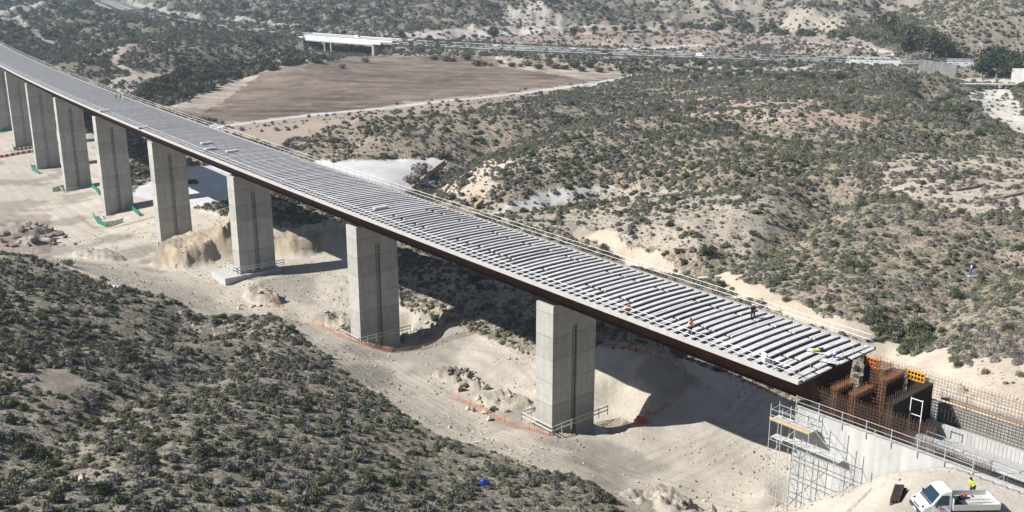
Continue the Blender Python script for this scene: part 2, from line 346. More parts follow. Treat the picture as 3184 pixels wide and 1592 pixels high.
def height(X, Y):
    R = np.hypot(X, Y)
    z = base_h(X, Y)
    u, v = proj(X, Y, z)
    s, t = to_st(X, Y)
    # the working platform is smooth, everything else gets relief
    plat = inpoly(u, v, PLAT) | ((s > -30) & (s < 0) & (t > -24) & (t < 8) & (R < 110))
    flat = inpoly(u, v, FIELD) | inpoly(u, v, SHEET) | inpoly(u, v, STRIP)
    road = sstep(polydist(X, Y, ROADW), 18, 40)
    m = np.where(plat, .12, np.where(flat, .08, 1.0)) * road
    amp = np.interp(R, [60, 200, 500, 800, 1100, 2500], [.8, 2.0, 3.0, 6, 26, 60])
    rightish = sstep(u, 1100, 1300)
    amp = amp * np.where(R > 820, np.where(rightish > .5, 1.0, .35), 1)
    sc = np.interp(R, [60, 200, 500, 900, 2500], [14, 24, 38, 80, 160])
    z = z + m * amp * (fbm(X / 26, Y / 26, 5, 3) - .5) * np.clip(40 / sc, .6, 1.5) * (R < 2600)
    big = 1 - np.abs(2 * fbm(X / 95, Y / 95, 5, 21) - 1)
    z = z + m * np.interp(R, [0, 250, 500, 800, 950, 1300, 2500], [0, 1.0, 2.5, 4, 16, 40, 90]) * (big - .75) * (.3 + .7 * rightish)
    bg2 = 1 - np.abs(2 * fbm(X / 38, Y / 38, 4, 25) - 1); z = z + m * np.interp(R, [0, 180, 400, 800, 900, 1400], [0, .8, 1.8, 2.5, 17, 26]) * (bg2 - .75)
    dr = polydist(X, Y, ROADW); rz_ = roadz(X, Y) - .75
    riv = (u > 765) & (u < 985)
    k_ = np.where(riv, 0, 1 - sstep(dr, 20, 50)); z = z * (1 - k_) + rz_ * k_
    z = np.where(riv & (dr < 90), np.minimum(z, np.interp(np.abs(u - 875), [75, 110], [-.5, 8]) + np.where(u > 0, np.maximum(dr - 28, 0) * .3, 0)), z)
    z = z + np.where(plat, .22, .3) * (fbm(X / 2.4, Y / 2.4, 3, 9) - .5) * (R < 300)
    z = z + m * np.interp(R, [780, 900, 2500], [0, 5.0, 5]) * (np.abs(2 * fbm(X / 17, Y / 17, 3, 29) - 1) - .3)
    for pts, dp, wd_ in GULL:
        dg = polydist(X, Y, pts) + 5 * (fbm(X / 8, Y / 8, 3, 61) - .5); z = z - 1.5 * dp * np.exp(-(np.maximum(dg, 0) / wd_) ** 1.5)
    # crisp pits near the works
    for sc_, tc, rs, rt, d in PITS:
        q = np.hypot((s - sc_) / rs, (t - tc) / rt) * (1 + .25 * (fbm(X * .3, Y * .3, 3, 2) - .5))
        z = z + d * (1 - sstep(q, .62, .98))
    acc = np.zeros(np.shape(X))
    for uu, vv, zz, rx, ry, an, h in MOUNDS:
        if h:
            c = W(uu, vv, zz); b = np.maximum(bump_e(X, Y, c, rx, ry, an, h) - acc, 0); acc = acc + b
            z = z + np.clip(b * 1.5, 0, h * .8) * (.95 + .3 * (fbm(X / 4.5, Y / 4.5, 3, 31) - .5)) + np.clip(b / h * 3, 0, 1) * (1.5 * (fbm(X / 1.6, Y / 1.6, 4, 4) - .5) + .5 * (fbm(X / .5, Y / .5, 2, 6) - .5))
    # keep clear of the abutment box
    ab = (s < 1.6) & (s > -30) & (t > -5.9) & (t < 7)
    z = np.where(ab, np.minimum(z, 14.6), z)
    ap = sstep(-s, 12, 16) * (1 - sstep(-s, 30, 40)) * (1 - sstep(-t, 22, 30)) * (t < -5.9)
    z = z * (1 - ap) + 19.4 * ap
    return z
FIELD = [(430, 272), (520, 232), (600, 196), (720, 168), (900, 141), (1100, 138), (1250, 141), (1560, 172), (1600, 185), (1500, 206), (1300, 226), (1050, 256), (800, 286), (560, 312), (440, 285)]
STRIP = [(520, 330), (560, 312), (800, 286), (1100, 248), (1300, 226), (1500, 206), (1440, 224), (1250, 262), (1150, 285), (900, 300), (730, 348), (690, 372), (600, 345)]
SHEET = [(330, 492), (345, 470), (465, 420), (680, 408), (800, 406), (1010, 403), (1115, 405), (1120, 415), (1040, 478), (900, 520), (860, 500), (700, 470), (500, 520), (440, 500), (400, 510)]
PLAT = [(-400, 300), (0, 322), (80, 330), (240, 335), (300, 420), (330, 492), (470, 515), (600, 560), (860, 585), (1000, 640), (1010, 770), (1340, 893), (1500, 872), (1720, 902), (2000, 1010), (2060, 1100), (2060, 1288), (1575, 1300),
        (1530, 1240), (1480, 1203), (1400, 1192), (1200, 1122), (1050, 1062), (950, 992), (850, 912), (760, 852), (690, 792), (560, 797), (490, 787), (420, 747), (300, 717), (150, 662), (0, 640), (-400, 640)]
NA, NR = 1000, 960
A0, A1 = R_(-40), R_(40)
R0, R1 = 38.0, 2600.0
az = np.linspace(A0, A1, NA); rr = np.exp(np.linspace(math.log(R0), math.log(R1), NR))
AZ, RR = np.meshgrid(az, rr)
TX = RR * np.sin(AZ); TY = RR * np.cos(AZ)
TZ = height(TX, TY)
def H(x, y):                                       # ground height anywhere
    x = np.asarray(x, float); y = np.asarray(y, float)
    fa = (np.arctan2(x, y) - A0) / (A1 - A0) * (NA - 1); fr = (np.log(np.hypot(x, y)) - math.log(R0)) / math.log(R1 / R0) * (NR - 1)
    fa = np.clip(fa, 0, NA - 1.001); fr = np.clip(fr, 0, NR - 1.001)
    i = fr.astype(int); j = fa.astype(int); a = fa - j; b = fr - i
    return (TZ[i, j] * (1 - a) + TZ[i, j + 1] * a) * (1 - b) + (TZ[i + 1, j] * (1 - a) + TZ[i + 1, j + 1] * a) * b
def G(u, v, z0=None):                              # where a sight line reaches the ground
    d = ray(u, v)
    k = np.linspace(35, 1600, 16000) / math.hypot(d[0], d[1])
    P = d[None] * k[:, None] + np.array([0, 0, CAMZ])
    hit = np.where(P[:, 2] < H(P[:, 0], P[:, 1]))[0]
    p = P[hit[0]] if len(hit) else W(u, v, 0)
    return np.array([p[0], p[1], float(H(p[0], p[1]))])

U, V = proj(TX, TY, TZ)
S_, T_ = to_st(TX, TY)
nA = fbm(TX / 9, TY / 9, 4, 40); nB = fbm(TX / 45, TY / 45, 4, 50); nC = fbm(TX / 2.2, TY / 2.2, 3, 60)
C = np.zeros(TX.shape + (3,)); C[:] = (.36, .295, .225)
veg = np.full(TX.shape, .75)
def zone(poly, col=None, vg=None, mask=None, soft=0):
    m = inpoly(U, V, poly) if mask is None else mask
    if col is not None: C[m] = col
    if vg is not None: veg[m] = vg
    return m
wob = (nA - .5) * 30
nD = fbm(TX / 5, TY / 5, 5, 90)
wk = np.where(inpoly(U, V, PLAT) | inpoly(U, V, SHEET), .25, 1.0)
U += wk * ((nB - .5) * 70 + (nD - .5) * 60) * np.clip(250 / RR, .3, 1); V += wk * ((nA - .5) * 40 + (nD - .5) * 20) * np.clip(200 / RR, .12, 1)
BIG = lambda *p: list(p)
zone(None, mask=(V < 200) & (U < 1200), col=(.27, .24, .19), vg=1.0)
zone(None, mask=(V < 110) & (U < 1000), col=(.19, .185, .155), vg=1.2)
zone([(0, 30), (60, 35), (50, 50), (0, 75)], (.42, .36, .30), .6)
zone([(190, 150), (330, 110), (420, 95), (330, 135), (230, 150)], (.42, .35, .29), .5)
zone([(420, 45), (700, 75), (690, 90), (430, 70)], (.36, .30, .24), .7)
zone(None, mask=(V < 60) & (U > 1000), col=(.32, .28, .23), vg=1.0)
zone([(1250, 62), (1280, 20), (1330, 0), (1400, 10), (1420, 66)], (.50, .46, .40), .4)
zone([(1640, 60), (1720, 20), (1800, -60), (2620, -60), (2620, 140), (2420, 105), (2300, 40), (2200, 60), (1990, 76), (1800, 72)], (.42, .36, .285), .62)
zone([(1960, 80), (1990, 20), (2120, 20), (2140, 80)], (.55, .49, .38), .15)
zone([(2100, 80), (2200, 60), (2420, 100), (2400, 150), (2260, 140)], (.28, .25, .19), 1.0)
zone([(1400, 66), (1450, 20), (1640, 10), (1660, 66)], (.28, .25, .2), 1.05)
zone([(960, 86), (1240, 66), (1500, 62), (1800, 72), (2000, 82), (2160, 90), (2262, 142), (2100, 142), (1700, 122), (1260, 108), (1000, 98)], (.44, .36, .30), .08)
zone([(1000, 84), (1240, 70), (1450, 66), (1440, 80), (1240, 90), (1080, 98)], (.58, .53, .47), .12)
zone([(1650, 122), (1900, 108), (2150, 112), (2240, 135), (2100, 142), (1700, 132)], (.36, .31, .25), .35)
zone(FIELD, (.215, .165, .13), .0)
fm = inpoly(U, V, FIELD)
ed = inpoly(U, V, [(430, 272), (520, 232), (600, 196), (660, 190), (600, 225), (560, 262), (500, 285)]) | inpoly(U, V, [(1250, 141), (1560, 172), (1600, 185), (1480, 205), (1400, 190), (1260, 165)])
C[ed] = (.40, .33, .265)
gm = fm & (nB > .5) & ~ed; C[gm] = C[gm] * .85 + np.array((.13, .13, .08)) * .15
zone(STRIP, (.36, .29, .235), .04)
zone([(260, 222), (300, 200), (350, 186), (520, 178), (700, 155), (860, 146), (900, 141), (720, 168), (600, 196), (520, 232), (430, 272), (330, 245)], (.46, .41, .36), .35)
zone([(265, 205), (350, 184), (440, 178), (430, 186), (350, 200), (275, 214)], (.5, .42, .35), 0)
zone([(940, 118), (1260, 128), (1700, 148), (2150, 162), (2150, 178), (1700, 175), (1560, 170), (1250, 142), (930, 138)], (.38, .32, .26), .6)
zone([(1700, 178), (2150, 178), (2300, 165), (2576, 260), (2576, 400), (2200, 380), (1700, 330), (1300, 300), (1150, 300)], vg=.72)
zone([(1560, 180), (2120, 176), (2150, 186), (1700, 205)], (.46, .38, .28), .5)
zone([(2440, 222), (2540, 225), (2600, 320), (2576, 345), (2500, 300), (2430, 250)], (.62, .58, .5), .06)
zone([(1640, 250), (2000, 240), (2150, 280), (2080, 310), (1750, 300)], (.5, .40, .31), .45)
zone([(1950, 280), (2250, 290), (2200, 335), (2000, 320)], (.46, .35, .27), .5)
zone([(2190, 395), (2400, 385), (2600, 400), (2600, 520), (2400, 540), (2230, 470)], (.47, .405, .32), .28)
zone([(1130, 480), (1300, 510), (1600, 460), (1900, 490), (2000, 560), (1880, 640), (1500, 610), (1280, 560)], (.44, .38, .30), .5)
zone([(1290, 505), (1400, 470), (1520, 455), (1560, 470), (1450, 500), (1330, 530), (1230, 535)], (.55, .53, .49), .25)
zone([(1100, 475), (1180, 430), (1240, 400), (1300, 410), (1230, 470), (1200, 500)], (.56, .46, .35), .3)
zone(None, mask=(S_ < 0) & (S_ > -70) & (T_ > 6) & (T_ < 30) & (RR < 140), col=(.55, .46, .36), vg=.15)
zone(SHEET, (.60, .58, .555), 0)
pm = zone(PLAT, (.50, .445, .36), 0)
fo = (RR < 260) & inpoly(U, V, [(-600, 640), (0, 640), (150, 662), (300, 717), (420, 747), (490, 787), (560, 797), (690, 792), (760, 852), (850, 912), (950, 992), (1050, 1062), (1200, 1122), (1400, 1192), (1480, 1203), (1530, 1240), (1575, 1300), (1575, 2400), (-600, 2400)])
veg[fo] = .85; C[fo] = (.35, .295, .235)
bare = fo & inpoly(U, V, [(60, 940), (150, 915), (190, 950), (150, 990), (90, 985)]); veg[bare] = .05
veg[fo & (nB > .56)] = .68
zone(None, mask=(S_ < 3) & (S_ > -45) & (T_ < 8) & (T_ > -30) & (RR < 100) & ~fo, col=(.52, .465, .385), vg=0)
zone(None, mask=pm & (U < 130) & (V > 540) & (V < 660) & (nA > .42), col=(.36, .29, .24))
# mounds, banks
for uu, vv, zz, rx, ry, an, h in MOUNDS[:4]:
    m = bump_e(TX, TY, W(uu, vv, zz), rx, ry, an, 1) > .12; C[m] = np.array((.44, .36, .26)) * (1 + .7 * (fbm(TX[m] / 2.2, TY[m] / 2.2, 3, 8) - .5))[:, None]; veg[m] = 0
for uu, vv, zz, rx, ry, an, h in MOUNDS[4:-1]:
    m = bump_e(TX, TY, W(uu, vv, zz), rx, ry, an, 1) > .12; C[m] = np.array((.40, .355, .285)) * (1 + .9 * (fbm(TX[m] / 1.6, TY[m] / 1.6, 3, 8) - .5))[:, None]; veg[m] = 0
# tracks
def track(pts, w, col, z=None, rag=.6):
    P = [G(*q) for q in pts]
    d = polydist(TX, TY, P) + (nC - .5) * rag * w
    m = d < w / 2; C[m] = col; veg[m] = 0
    return P
track([(540, 320), (800, 288), (1050, 262), (1300, 236), (1480, 213), (1600, 188)], 8, (.56, .54, .50), rag=.25)
track([(1600, 188), (1760, 173), (2100, 171)], 4.5, (.44, .41, .37), rag=.25)
track([(1460, 585), (1560, 625), (1640, 652), (1800, 695), (1900, 740), (2000, 785), (2150, 830), (2300, 885), (2400, 950), (2500, 1000), (2576, 1050)], 3.6, (.58, .48, .37), rag=1.2)
track([(2200, 850), (2330, 900), (2420, 975), (2576, 1075)], 5, (.60, .51, .40), rag=.8)
track([(20, 38), (60, 60), (90, 85), (100, 95), (125, 107)], 7, (.44, .39, .33), rag=.3)
track([(0, 35), (60, 22), (130, 15)], 9, (.42, .37, .31), rag=.3)
track([(330, 110), (285, 150), (300, 165), (340, 185)], 5, (.42, .36, .31), rag=.3)
track([(1560, 124), (1750, 114), (1950, 104), (2050, 106), (2150, 118), (2240, 138)], 5, (.58, .53, .46), rag=.2)
track([(980, 106), (1050, 94), (1240, 76), (1500, 62)], 4, (.6, .55, .48), rag=.2)
track([(300, -20), (330, 8), (420, 32), (560, 50), (700, 64), (800, 78)], 7, (.34, .32, .29), rag=.2)
track([(2380, 196), (2480, 200), (2576, 207)], 6, (.5, .46, .4), rag=.2)
# fine tone variation that belongs to the ground
C *= (1 + .22 * (nA - .5) + .22 * (nB - .5) + .28 * (nC - .5))[..., None]
rows = np.sin((TX * .16 + TY * 1.0) / 2.6 + 5 * nB + 2 * nA)
fr_ = fbm((TX[fm] * .16 + TY[fm]) / 2.0, (TX[fm] - .16 * TY[fm]) / 30, 4, 91)
C[fm] *= (1 + .03 * rows[fm] + .7 * (nA[fm] - .5) + 1.1 * (fr_ - .5) + .8 * (nB[fm] - .5))[:, None]
rut = np.sin(T_ * 1.9 + 5 * nB + 1.4 * np.sin(S_ / 17)) * sstep(nB, .35, .6)
C[pm] *= (1 + .05 * rut[pm] + .14 * (fbm(S_[pm] / 22, T_[pm] / 2.2, 4, 77) - .5))[:, None]
# wheel tracks and damp or dusty patches on the haul road
hr = [(-60, 430), (60, 470), (130, 540), (250, 610), (400, 665), (520, 735), (640, 772), (760, 815), (900, 905), (1050, 1010), (1250, 1110), (1450, 1180), (1700, 1240), (1900, 1290)]
HR = [W(u, v, float(np.interp(u, [0, 130, 400, 640, 1050, 1500, 1900], [-5.5, -5.3, -1.7, .3, 1.7, 2.5, 5])))[:2] for u, v in hr]
dh = polydist(TX, TY, HR); dhw = dh + .8 * (nA - .5)
for off in (0.0, 1.2, 2.5, 3.7, 4.9): C[pm] *= (1 - .16 * np.exp(-((dhw[pm] - off) / .22) ** 2) * (.4 + nC[pm]))[:, None]
C[pm & (dh < 5.5)] *= 1.06
for tr_ in ([(1200, 1100), (1400, 1000), (1300, 900), (1150, 870)], [(1600, 1180), (1800, 1100), (1900, 1010)], [(420, 640), (330, 560), (200, 500), (90, 440)], [(1050, 1010), (1250, 960), (1330, 920)], [(760, 810), (850, 760), (870, 700)], [(1700, 1230), (1850, 1150), (1950, 1090)]):
    P = [W(u, v, 2)[:2] for u, v in tr_]; dq = polydist(TX, TY, P) + 1.2 * (nB - .5)
    for off in (0, 1.5): C[pm] *= (1 - .14 * np.exp(-((dq[pm] - off) / .25) ** 2))[:, None]
pt = fbm(TX / 11, TY / 11, 5, 95)
C[pm] *= (1 - .30 * sstep(pt[pm], .52, .66))[:, None]; C[pm & (pt > .6)] *= (.97, .98, 1.0)
# steep far slopes are bare pale rock, gentle ones hold scrub
gx = np.gradient(TZ, axis=1) / (RR * (A1 - A0) / (NA - 1)); gy = np.gradient(TZ, axis=0) / (RR * math.log(R1 / R0) / (NR - 1))
sl_ = np.hypot(gx, gy); rk = (RR > 790) & (U > 1000) & (V < 100) & (veg > .12)
w_ = (sstep(sl_, .35, .8) * np.where(U < 1640, .3, 1) * np.clip(3 * (nB - .35), .1, 1))[rk]; C[rk] = C[rk] * (1 - w_[:, None]) + np.array((.42, .38, .33)) * w_[:, None]; veg[rk] *= (1 - .75 * w_)
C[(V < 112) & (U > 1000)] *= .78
C = np.clip(C * .84, .01, .85) * (.99, 1.0, 1.03)

me = bpy.data.meshes.new('ground')
nv = NA * NR
me.vertices.add(nv); me.vertices.foreach_set('co', np.stack([TX, TY, TZ], -1).reshape(-1).astype(np.float32))
ii, jj = np.meshgrid(np.arange(NR - 1), np.arange(NA - 1), indexing='ij')
a_ = (ii * NA + jj).reshape(-1)
q = np.stack([a_, a_ + 1, a_ + NA + 1, a_ + NA], 1).reshape(-1)[::1]
nf = len(a_)
me.loops.add(nf * 4); me.polygons.add(nf)
q = q.reshape(-1, 4)[:, ::-1].reshape(-1)
me.loops.foreach_set('vertex_index', q.astype(np.int32))
me.polygons.foreach_set('loop_start', (np.arange(nf) * 4).astype(np.int32))
me.polygons.foreach_set('loop_total', np.full(nf, 4, np.int32))
me.polygons.foreach_set('use_smooth', np.ones(nf, bool))
me.update(calc_edges=True)
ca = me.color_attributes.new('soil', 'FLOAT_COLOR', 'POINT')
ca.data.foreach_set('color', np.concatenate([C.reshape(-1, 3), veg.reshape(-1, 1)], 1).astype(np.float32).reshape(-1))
mg = bpy.data.materials.new('dry ground'); mg.use_nodes = True
nt, N, L = NT(mg); b = N['Principled BSDF']; b.inputs['Roughness'].default_value = .95; b.inputs['Specular IOR Level'].default_value = .1
at = N.new('ShaderNodeAttribute'); at.attribute_name = 'soil'
geo = N.new('ShaderNodeNewGeometry')
def noise(sc, det=6, ro=.6):
    n = N.new('ShaderNodeTexNoise'); n.inputs['Scale'].default_value = sc; n.inputs['Detail'].default_value = det; n.inputs['Roughness'].default_value = ro
    L.new(geo.outputs['Position'], n.inputs['Vector']); return n.outputs['Fac']
def mrange(o, a, b_, c, d):
    r = N.new('ShaderNodeMapRange'); L.new(o, r.inputs[0])
    for i, x in enumerate((a, b_, c, d)): r.inputs[i + 1].default_value = x
    return r.outputs[0]
def mth(op, a, b_=None, c=None):
    r = N.new('ShaderNodeMath'); r.operation = op
    for i, x in enumerate((a, b_, c)):
        if x is None: continue
        if isinstance(x, (int, float)): r.inputs[i].default_value = x
        else: L.new(x, r.inputs[i])
    return r.outputs[0]
g1 = mrange(noise(4.0, 8, .8), .25, .75, .62, 1.38)
vs_ = N.new('ShaderNodeVectorMath'); vs_.operation = 'SCALE'; L.new(at.outputs['Color'], vs_.inputs[0]); L.new(g1, vs_.inputs['Scale'])
# low plants too small to model: tufts between the shrubs, denser where the ground is overgrown
vo = N.new('ShaderNodeTexVoronoi'); vo.inputs['Scale'].default_value = 1.25; vo.inputs['Randomness'].default_value = 1
nv1 = N.new('ShaderNodeTexNoise'); nv1.inputs['Scale'].default_value = 1.6; L.new(geo.outputs['Position'], nv1.inputs['Vector'])
mx = N.new('ShaderNodeVectorMath'); mx.operation = 'MULTIPLY_ADD'; L.new(nv1.outputs['Color'], mx.inputs[0]); mx.inputs[1].default_value = (1.2, 1.2, 1.2); L.new(geo.outputs['Position'], mx.inputs[2])
L.new(mx.outputs[0], vo.inputs['Vector'])
tuft = mth('SUBTRACT', mth('MULTIPLY_ADD', at.outputs['Alpha'], .62, .08), vo.outputs['Distance'])
tf = mrange(mth('ADD', tuft, mrange(noise(.35, 5), .3, .7, -.25, .25)), -.02, .14, 0, .8)
tf = mth('MULTIPLY', tf, mth('GREATER_THAN', at.outputs['Alpha'], .04))
vr = N.new('ShaderNodeValToRGB'); vr.color_ramp.elements[0].color = (.10, .10, .075, 1); vr.color_ramp.elements[1].color = (.19, .18, .13, 1)
vr.color_ramp.elements[0].position = .35; vr.color_ramp.elements[1].position = .65
L.new(noise(.12, 6, .7), vr.inputs[0])
mixc = N.new('ShaderNodeMix'); mixc.data_type = 'RGBA'; L.new(tf, mixc.inputs['Factor']); L.new(vs_.outputs[0], mixc.inputs['A']); L.new(vr.outputs[0], mixc.inputs['B'])
L.new(mixc.outputs['Result'], b.inputs['Base Color'])
bp = N.new('ShaderNodeBump'); bp.inputs['Distance'].default_value = .22; bp.inputs['Strength'].default_value = .8
hh = mth('ADD', mth('MULTIPLY', noise(1.6, 8, .7), .55), mth('MULTIPLY', tf, 1.6))
L.new(hh, bp.inputs['Height']); L.new(bp.outputs[0], b.inputs['Normal'])
me.materials.append(mg)
ground = bpy.data.objects.new('ground', me); COL.objects.link(ground); tag(ground, kind='structure')

# ------------------------------------------------------------------ the viaduct deck
DW = 14.0
def crown(t): return .20 * (1 - (t / 7.0) ** 2)
deck = thing('viaduct_deck', 'long unfinished viaduct deck of pale precast strips on rust brown steel girders', 'bridge deck', AL(0), 0)
def local(o_parts, root):                         # keep world coordinates under a moved parent
    for o in o_parts: o.matrix_parent_inverse = Matrix.Translation(root.location).inverted()
SEND = 560.0
def sweep(prof, s0, s1, ds, mb=None):            # closed profile in (t, dz) swept along the alignment
    mb = mb or MB(); n = max(2, int((s1 - s0) / ds) + 1); ss = np.linspace(s0, s1, n); m = len(prof)
    vs = []
    for t, dz in prof: vs.append(AL(ss, t, dz))
    vs = np.stack(vs, 1).reshape(-1, 3)
    fs = [(i * m + j, i * m + (j + 1) % m, (i + 1) * m + (j + 1) % m, (i + 1) * m + j) for i in range(n - 1) for j in range(m)]
    fs += [tuple(range(m))[::-1], tuple(range((n - 1) * m, n * m))]
    return mb.add(vs, fs)
parts = []
# steel girder: two webs, bottom flange box closed below
g = MB(); sweep([(-3.35, -.42), (-2.75, -3.55), (2.75, -3.55), (3.35, -.42)], .35, SEND, 6, g)
sweep([(-3.05, -3.552), (-3.05, -3.66), (3.05, -3.66), (3.05, -3.552)], .3, SEND, 6, g)
gird = g.build('steel_girder', M['corten'], deck); parts.append(gird)
fa = MB(); 
sweep([(-7.0, -.38), (-7.0, -.02), (-6.55, .02), (-6.55, -.3), (-3.0, -.40), (-3.0, -.43)], 0, SEND, 6, fa)
sweep([(7.0, -.38), (3.0, -.43), (3.0, -.40), (6.55, -.3), (6.55, .02), (7.0, -.02)], 0, SEND, 6, fa)
parts.append(fa.build('edge_slab', M['fascia'], deck))
ub = MB(); sweep([(-6.55, -.22), (-3.3, -.1), (0, -.03), (3.3, -.1), (6.55, -.22), (3.0, -.40), (-3.0, -.40)], 0.02, SEND, 6, ub)
parts.append(ub.build('slab_bedding', M['under'], deck))
# precast strips
pn = MB(); s = .45; k = 0
tt = np.array([-6.5, -4.4, -2.2, 0, 2.2, 4.4, 6.5])
while s < SEND - 20:
    near = s < 150
    wq = float(np.interp(s, [0, 25, 60, 170], [.70, .58, .46, .33])) * (.9 + .25 * random.random())
    segs = [(-6.5, 6.5)]
    if s < 75:
        gp = [x for x in (-3.2 + .5 * random.random(), 3.0 + .5 * random.random()) if random.random() < .4]
        cuts = [-6.5] + sorted(gp) + [6.5]
        segs = [(cuts[i] + (.28 if i else 0), cuts[i + 1] - (.28 if i < len(cuts) - 2 else 0)) for i in range(len(cuts) - 1)]
    if s < 75: segs = [(a, b, o_, w__) for a, b in segs for o_, w__ in ((0, .46), (.52, .48))]
    else: segs = [(a, b, 0, 1) for a, b in segs]
    for a, b, o_, w__ in segs:
        tq = np.unique(np.concatenate([[a], tt[(tt > a) & (tt < b)], [b]]))
        jit = (random.random() - .5) * .12 if near else 0
        for j in range(len(tq) - 1):
            t0, t1 = tq[j], tq[j + 1]; dz_ = .02 if o_ else 0; z0 = crown(t0) - .01 - dz_; z1 = crown(t1) - .01 - dz_
            sa = s + jit + o_ * wq; sb = sa + w__ * wq
            lo = .17
            P = lambda s_, t_, z_: AL(s_, t_, z_)
            pn.hexa([P(sa, t0, z0 - lo), P(sb, t0, z0 - lo), P(sb, t1, z1 - lo), P(sa, t1, z1 - lo)][::-1], [P(sa, t0, z0), P(sb, t0, z0), P(sb, t1, z1), P(sa, t1, z1)][::-1])
    s += 1.17; k += 1
parts.append(pn.build('precast_strip', M['panel'], deck))
# starter bars standing along both edges
sb_ = MB()
for s in np.arange(.4, 140, .3):
    for t in (-6.1, -5.7, 6.35):
        a = AL(s, t, -.12); sb_.bar(a, a + (0, 0, .42), .022, 3)
for t in (-6.1, 6.35): 
    for s in np.arange(0, 400, 8): sb_.bar(AL(s, t, .30), AL(s + 8, t, .30), .02, 3)
parts.append(sb_.build('starter_bars', M['rebar'], deck))
# far part already cast
cs = MB(); sweep([(-6.6, .0), (0, .22), (6.6, .0), (6.5, -.12), (-6.5, -.12)], SEND - 85, SEND, 10, cs)
parts.append(cs.build('cast_slab', M['concrete'], deck))
# guardrails
for sd_, nm in ((-1, 'left'), (1, 'right')):
    gr = MB(); rest = MB()
    tr = sd_ * (6.75 if sd_ < 0 else 6.95)
    for s in np.arange(.6, SEND - 5, 2.5):
        a = AL(s, tr, 0); e = AL(s + 2.5, tr, 0)
        for hh_ in (.55, 1.1): gr.bar(a + (0, 0, hh_), e + (0, 0, hh_), .05)
        if 250 < s < 400: rest.bar(a + (0, 0, -.1), a + (0, 0, 1.15), .05)
    r = gr.build('guardrail', M['white_tube'], deck); parts.append(r)
    one = MB().bar((0, 0, -.1), (0, 0, 1.15), .05).build('post', M['galv'], r)
    one.location = AL(.6, tr, 0)
    for s in np.arange(3.1, 250, 2.5):
        c = one.copy(); COL.objects.link(c); c.location = AL(s, tr, 0)
    tag(rest.build('post', M['galv'], r), kind='stuff')
er = MB()
for t in np.arange(-6.6, 6.9, 1.9):
    a = AL(.25, t, crown(t)); er.bar(a + (0, 0, -.1), a + (0, 0, 1.1), .05)
for hh_ in (.55, 1.08): er.bar(AL(.25, -6.6, hh_), AL(.25, 6.7, hh_), .022)
parts.append(er.build('end_rail', M['galv'], deck))
en = MB(); rz = HD
for t in (-5.2, -2.6, .4, 3.2, 5.2):
    p = AL(.05, t, -.08); en.box(p[0], p[1], p[2], .5, 2.2, .1, rz)
parts.append(en.build('end_formwork', M['panel'], deck))
local(parts, deck)

# ------------------------------------------------------------------ piers
PS = [37.4 + 47.09 * i for i in range(9)]
PH = [17.0, 19.6, 19.4, 24.9, 28.2, 29.1, 29.9, 28.6, 28.0]
ORD = ['first', 'second', 'third', 'fourth', 'fifth', 'sixth', 'seventh', 'eighth', 'ninth']
PX = ['tallest in the picture', 'ringed by orange mesh', 'on a pale footing slab', 'half buried by earth', 'green net round foot', 'small green nets at foot', 'green net panel left', 'beside striped barriers', 'at the left picture edge']
def joined(parent, objs):
    for o in objs: o.parent = parent; o.matrix_parent_inverse = Matrix.Identity(4)
for i, s in enumerate(PS):
    top = float(AL(s)[2]) - 3.83; base = top - PH[i] - 3.0
    p = ALZ(s + 1.6, 0, base)
    r = thing('bridge_pier', 'concrete pier, %s from the near end, %s' % (ORD[i], PX[i]), 'bridge pier', p, heading(s) - PI / 2 + PI, 'concrete piers under the viaduct')
    # local x: across the deck (left is +x after the turn), y: along
    HH = top - base; w, d = 3.8, 1.6
    m = MB(); gw, gd = .45, .35
    ring = [(-w, -d), (-gw, -d), (-gw, -d + gd), (gw, -d + gd), (gw, -d), (w, -d), (w, d), (gw, d), (gw, d - gd), (-gw, d - gd), (-gw, d), (-w, d)]
    vs = [(x, y, 0) for x, y in ring] + [(x, y, HH - 3.2) for x, y in ring]
    n = len(ring)
    m.add(vs, [(a, (a + 1) % n, n + (a + 1) % n, n + a) for a in range(n)] + [tuple(range(n))[::-1], tuple(range(n, 2 * n))])
    m.box(0, 0, HH - 1.6, 2 * w, 2 * d, 3.196)
    sh = m.build('shaft', M['concrete'], r)
    for x in (-2.2, 2.2): MB().box(x, 0, HH + .11, 1.1, 1.1, .2).build('bearing', M['black'], r)
    f = MB(); f.box(0, 0, .2, 10.5, 6.5, 1.2)
    if i == 2: f = MB().box(1.6, -.6, 2.0, 12.0, 7.0, 1.5)
    f.build('footing', M['concrete_l'], r)
    if i < 6:
        for sy in (-1, 1):
            L_ = MB(); y = sy * (d - gd + .2)
            for x in (-.22, .22): L_.bar((x, y, 3.5), (x, y, HH - 3.4), .04)
            for z in np.arange(3.8, HH - 3.6, .6 if i < 2 else 1.0): L_.bar((-.22, y, z), (.22, y, z), .03)
            L_.build('ladder', M['rebar'], r)
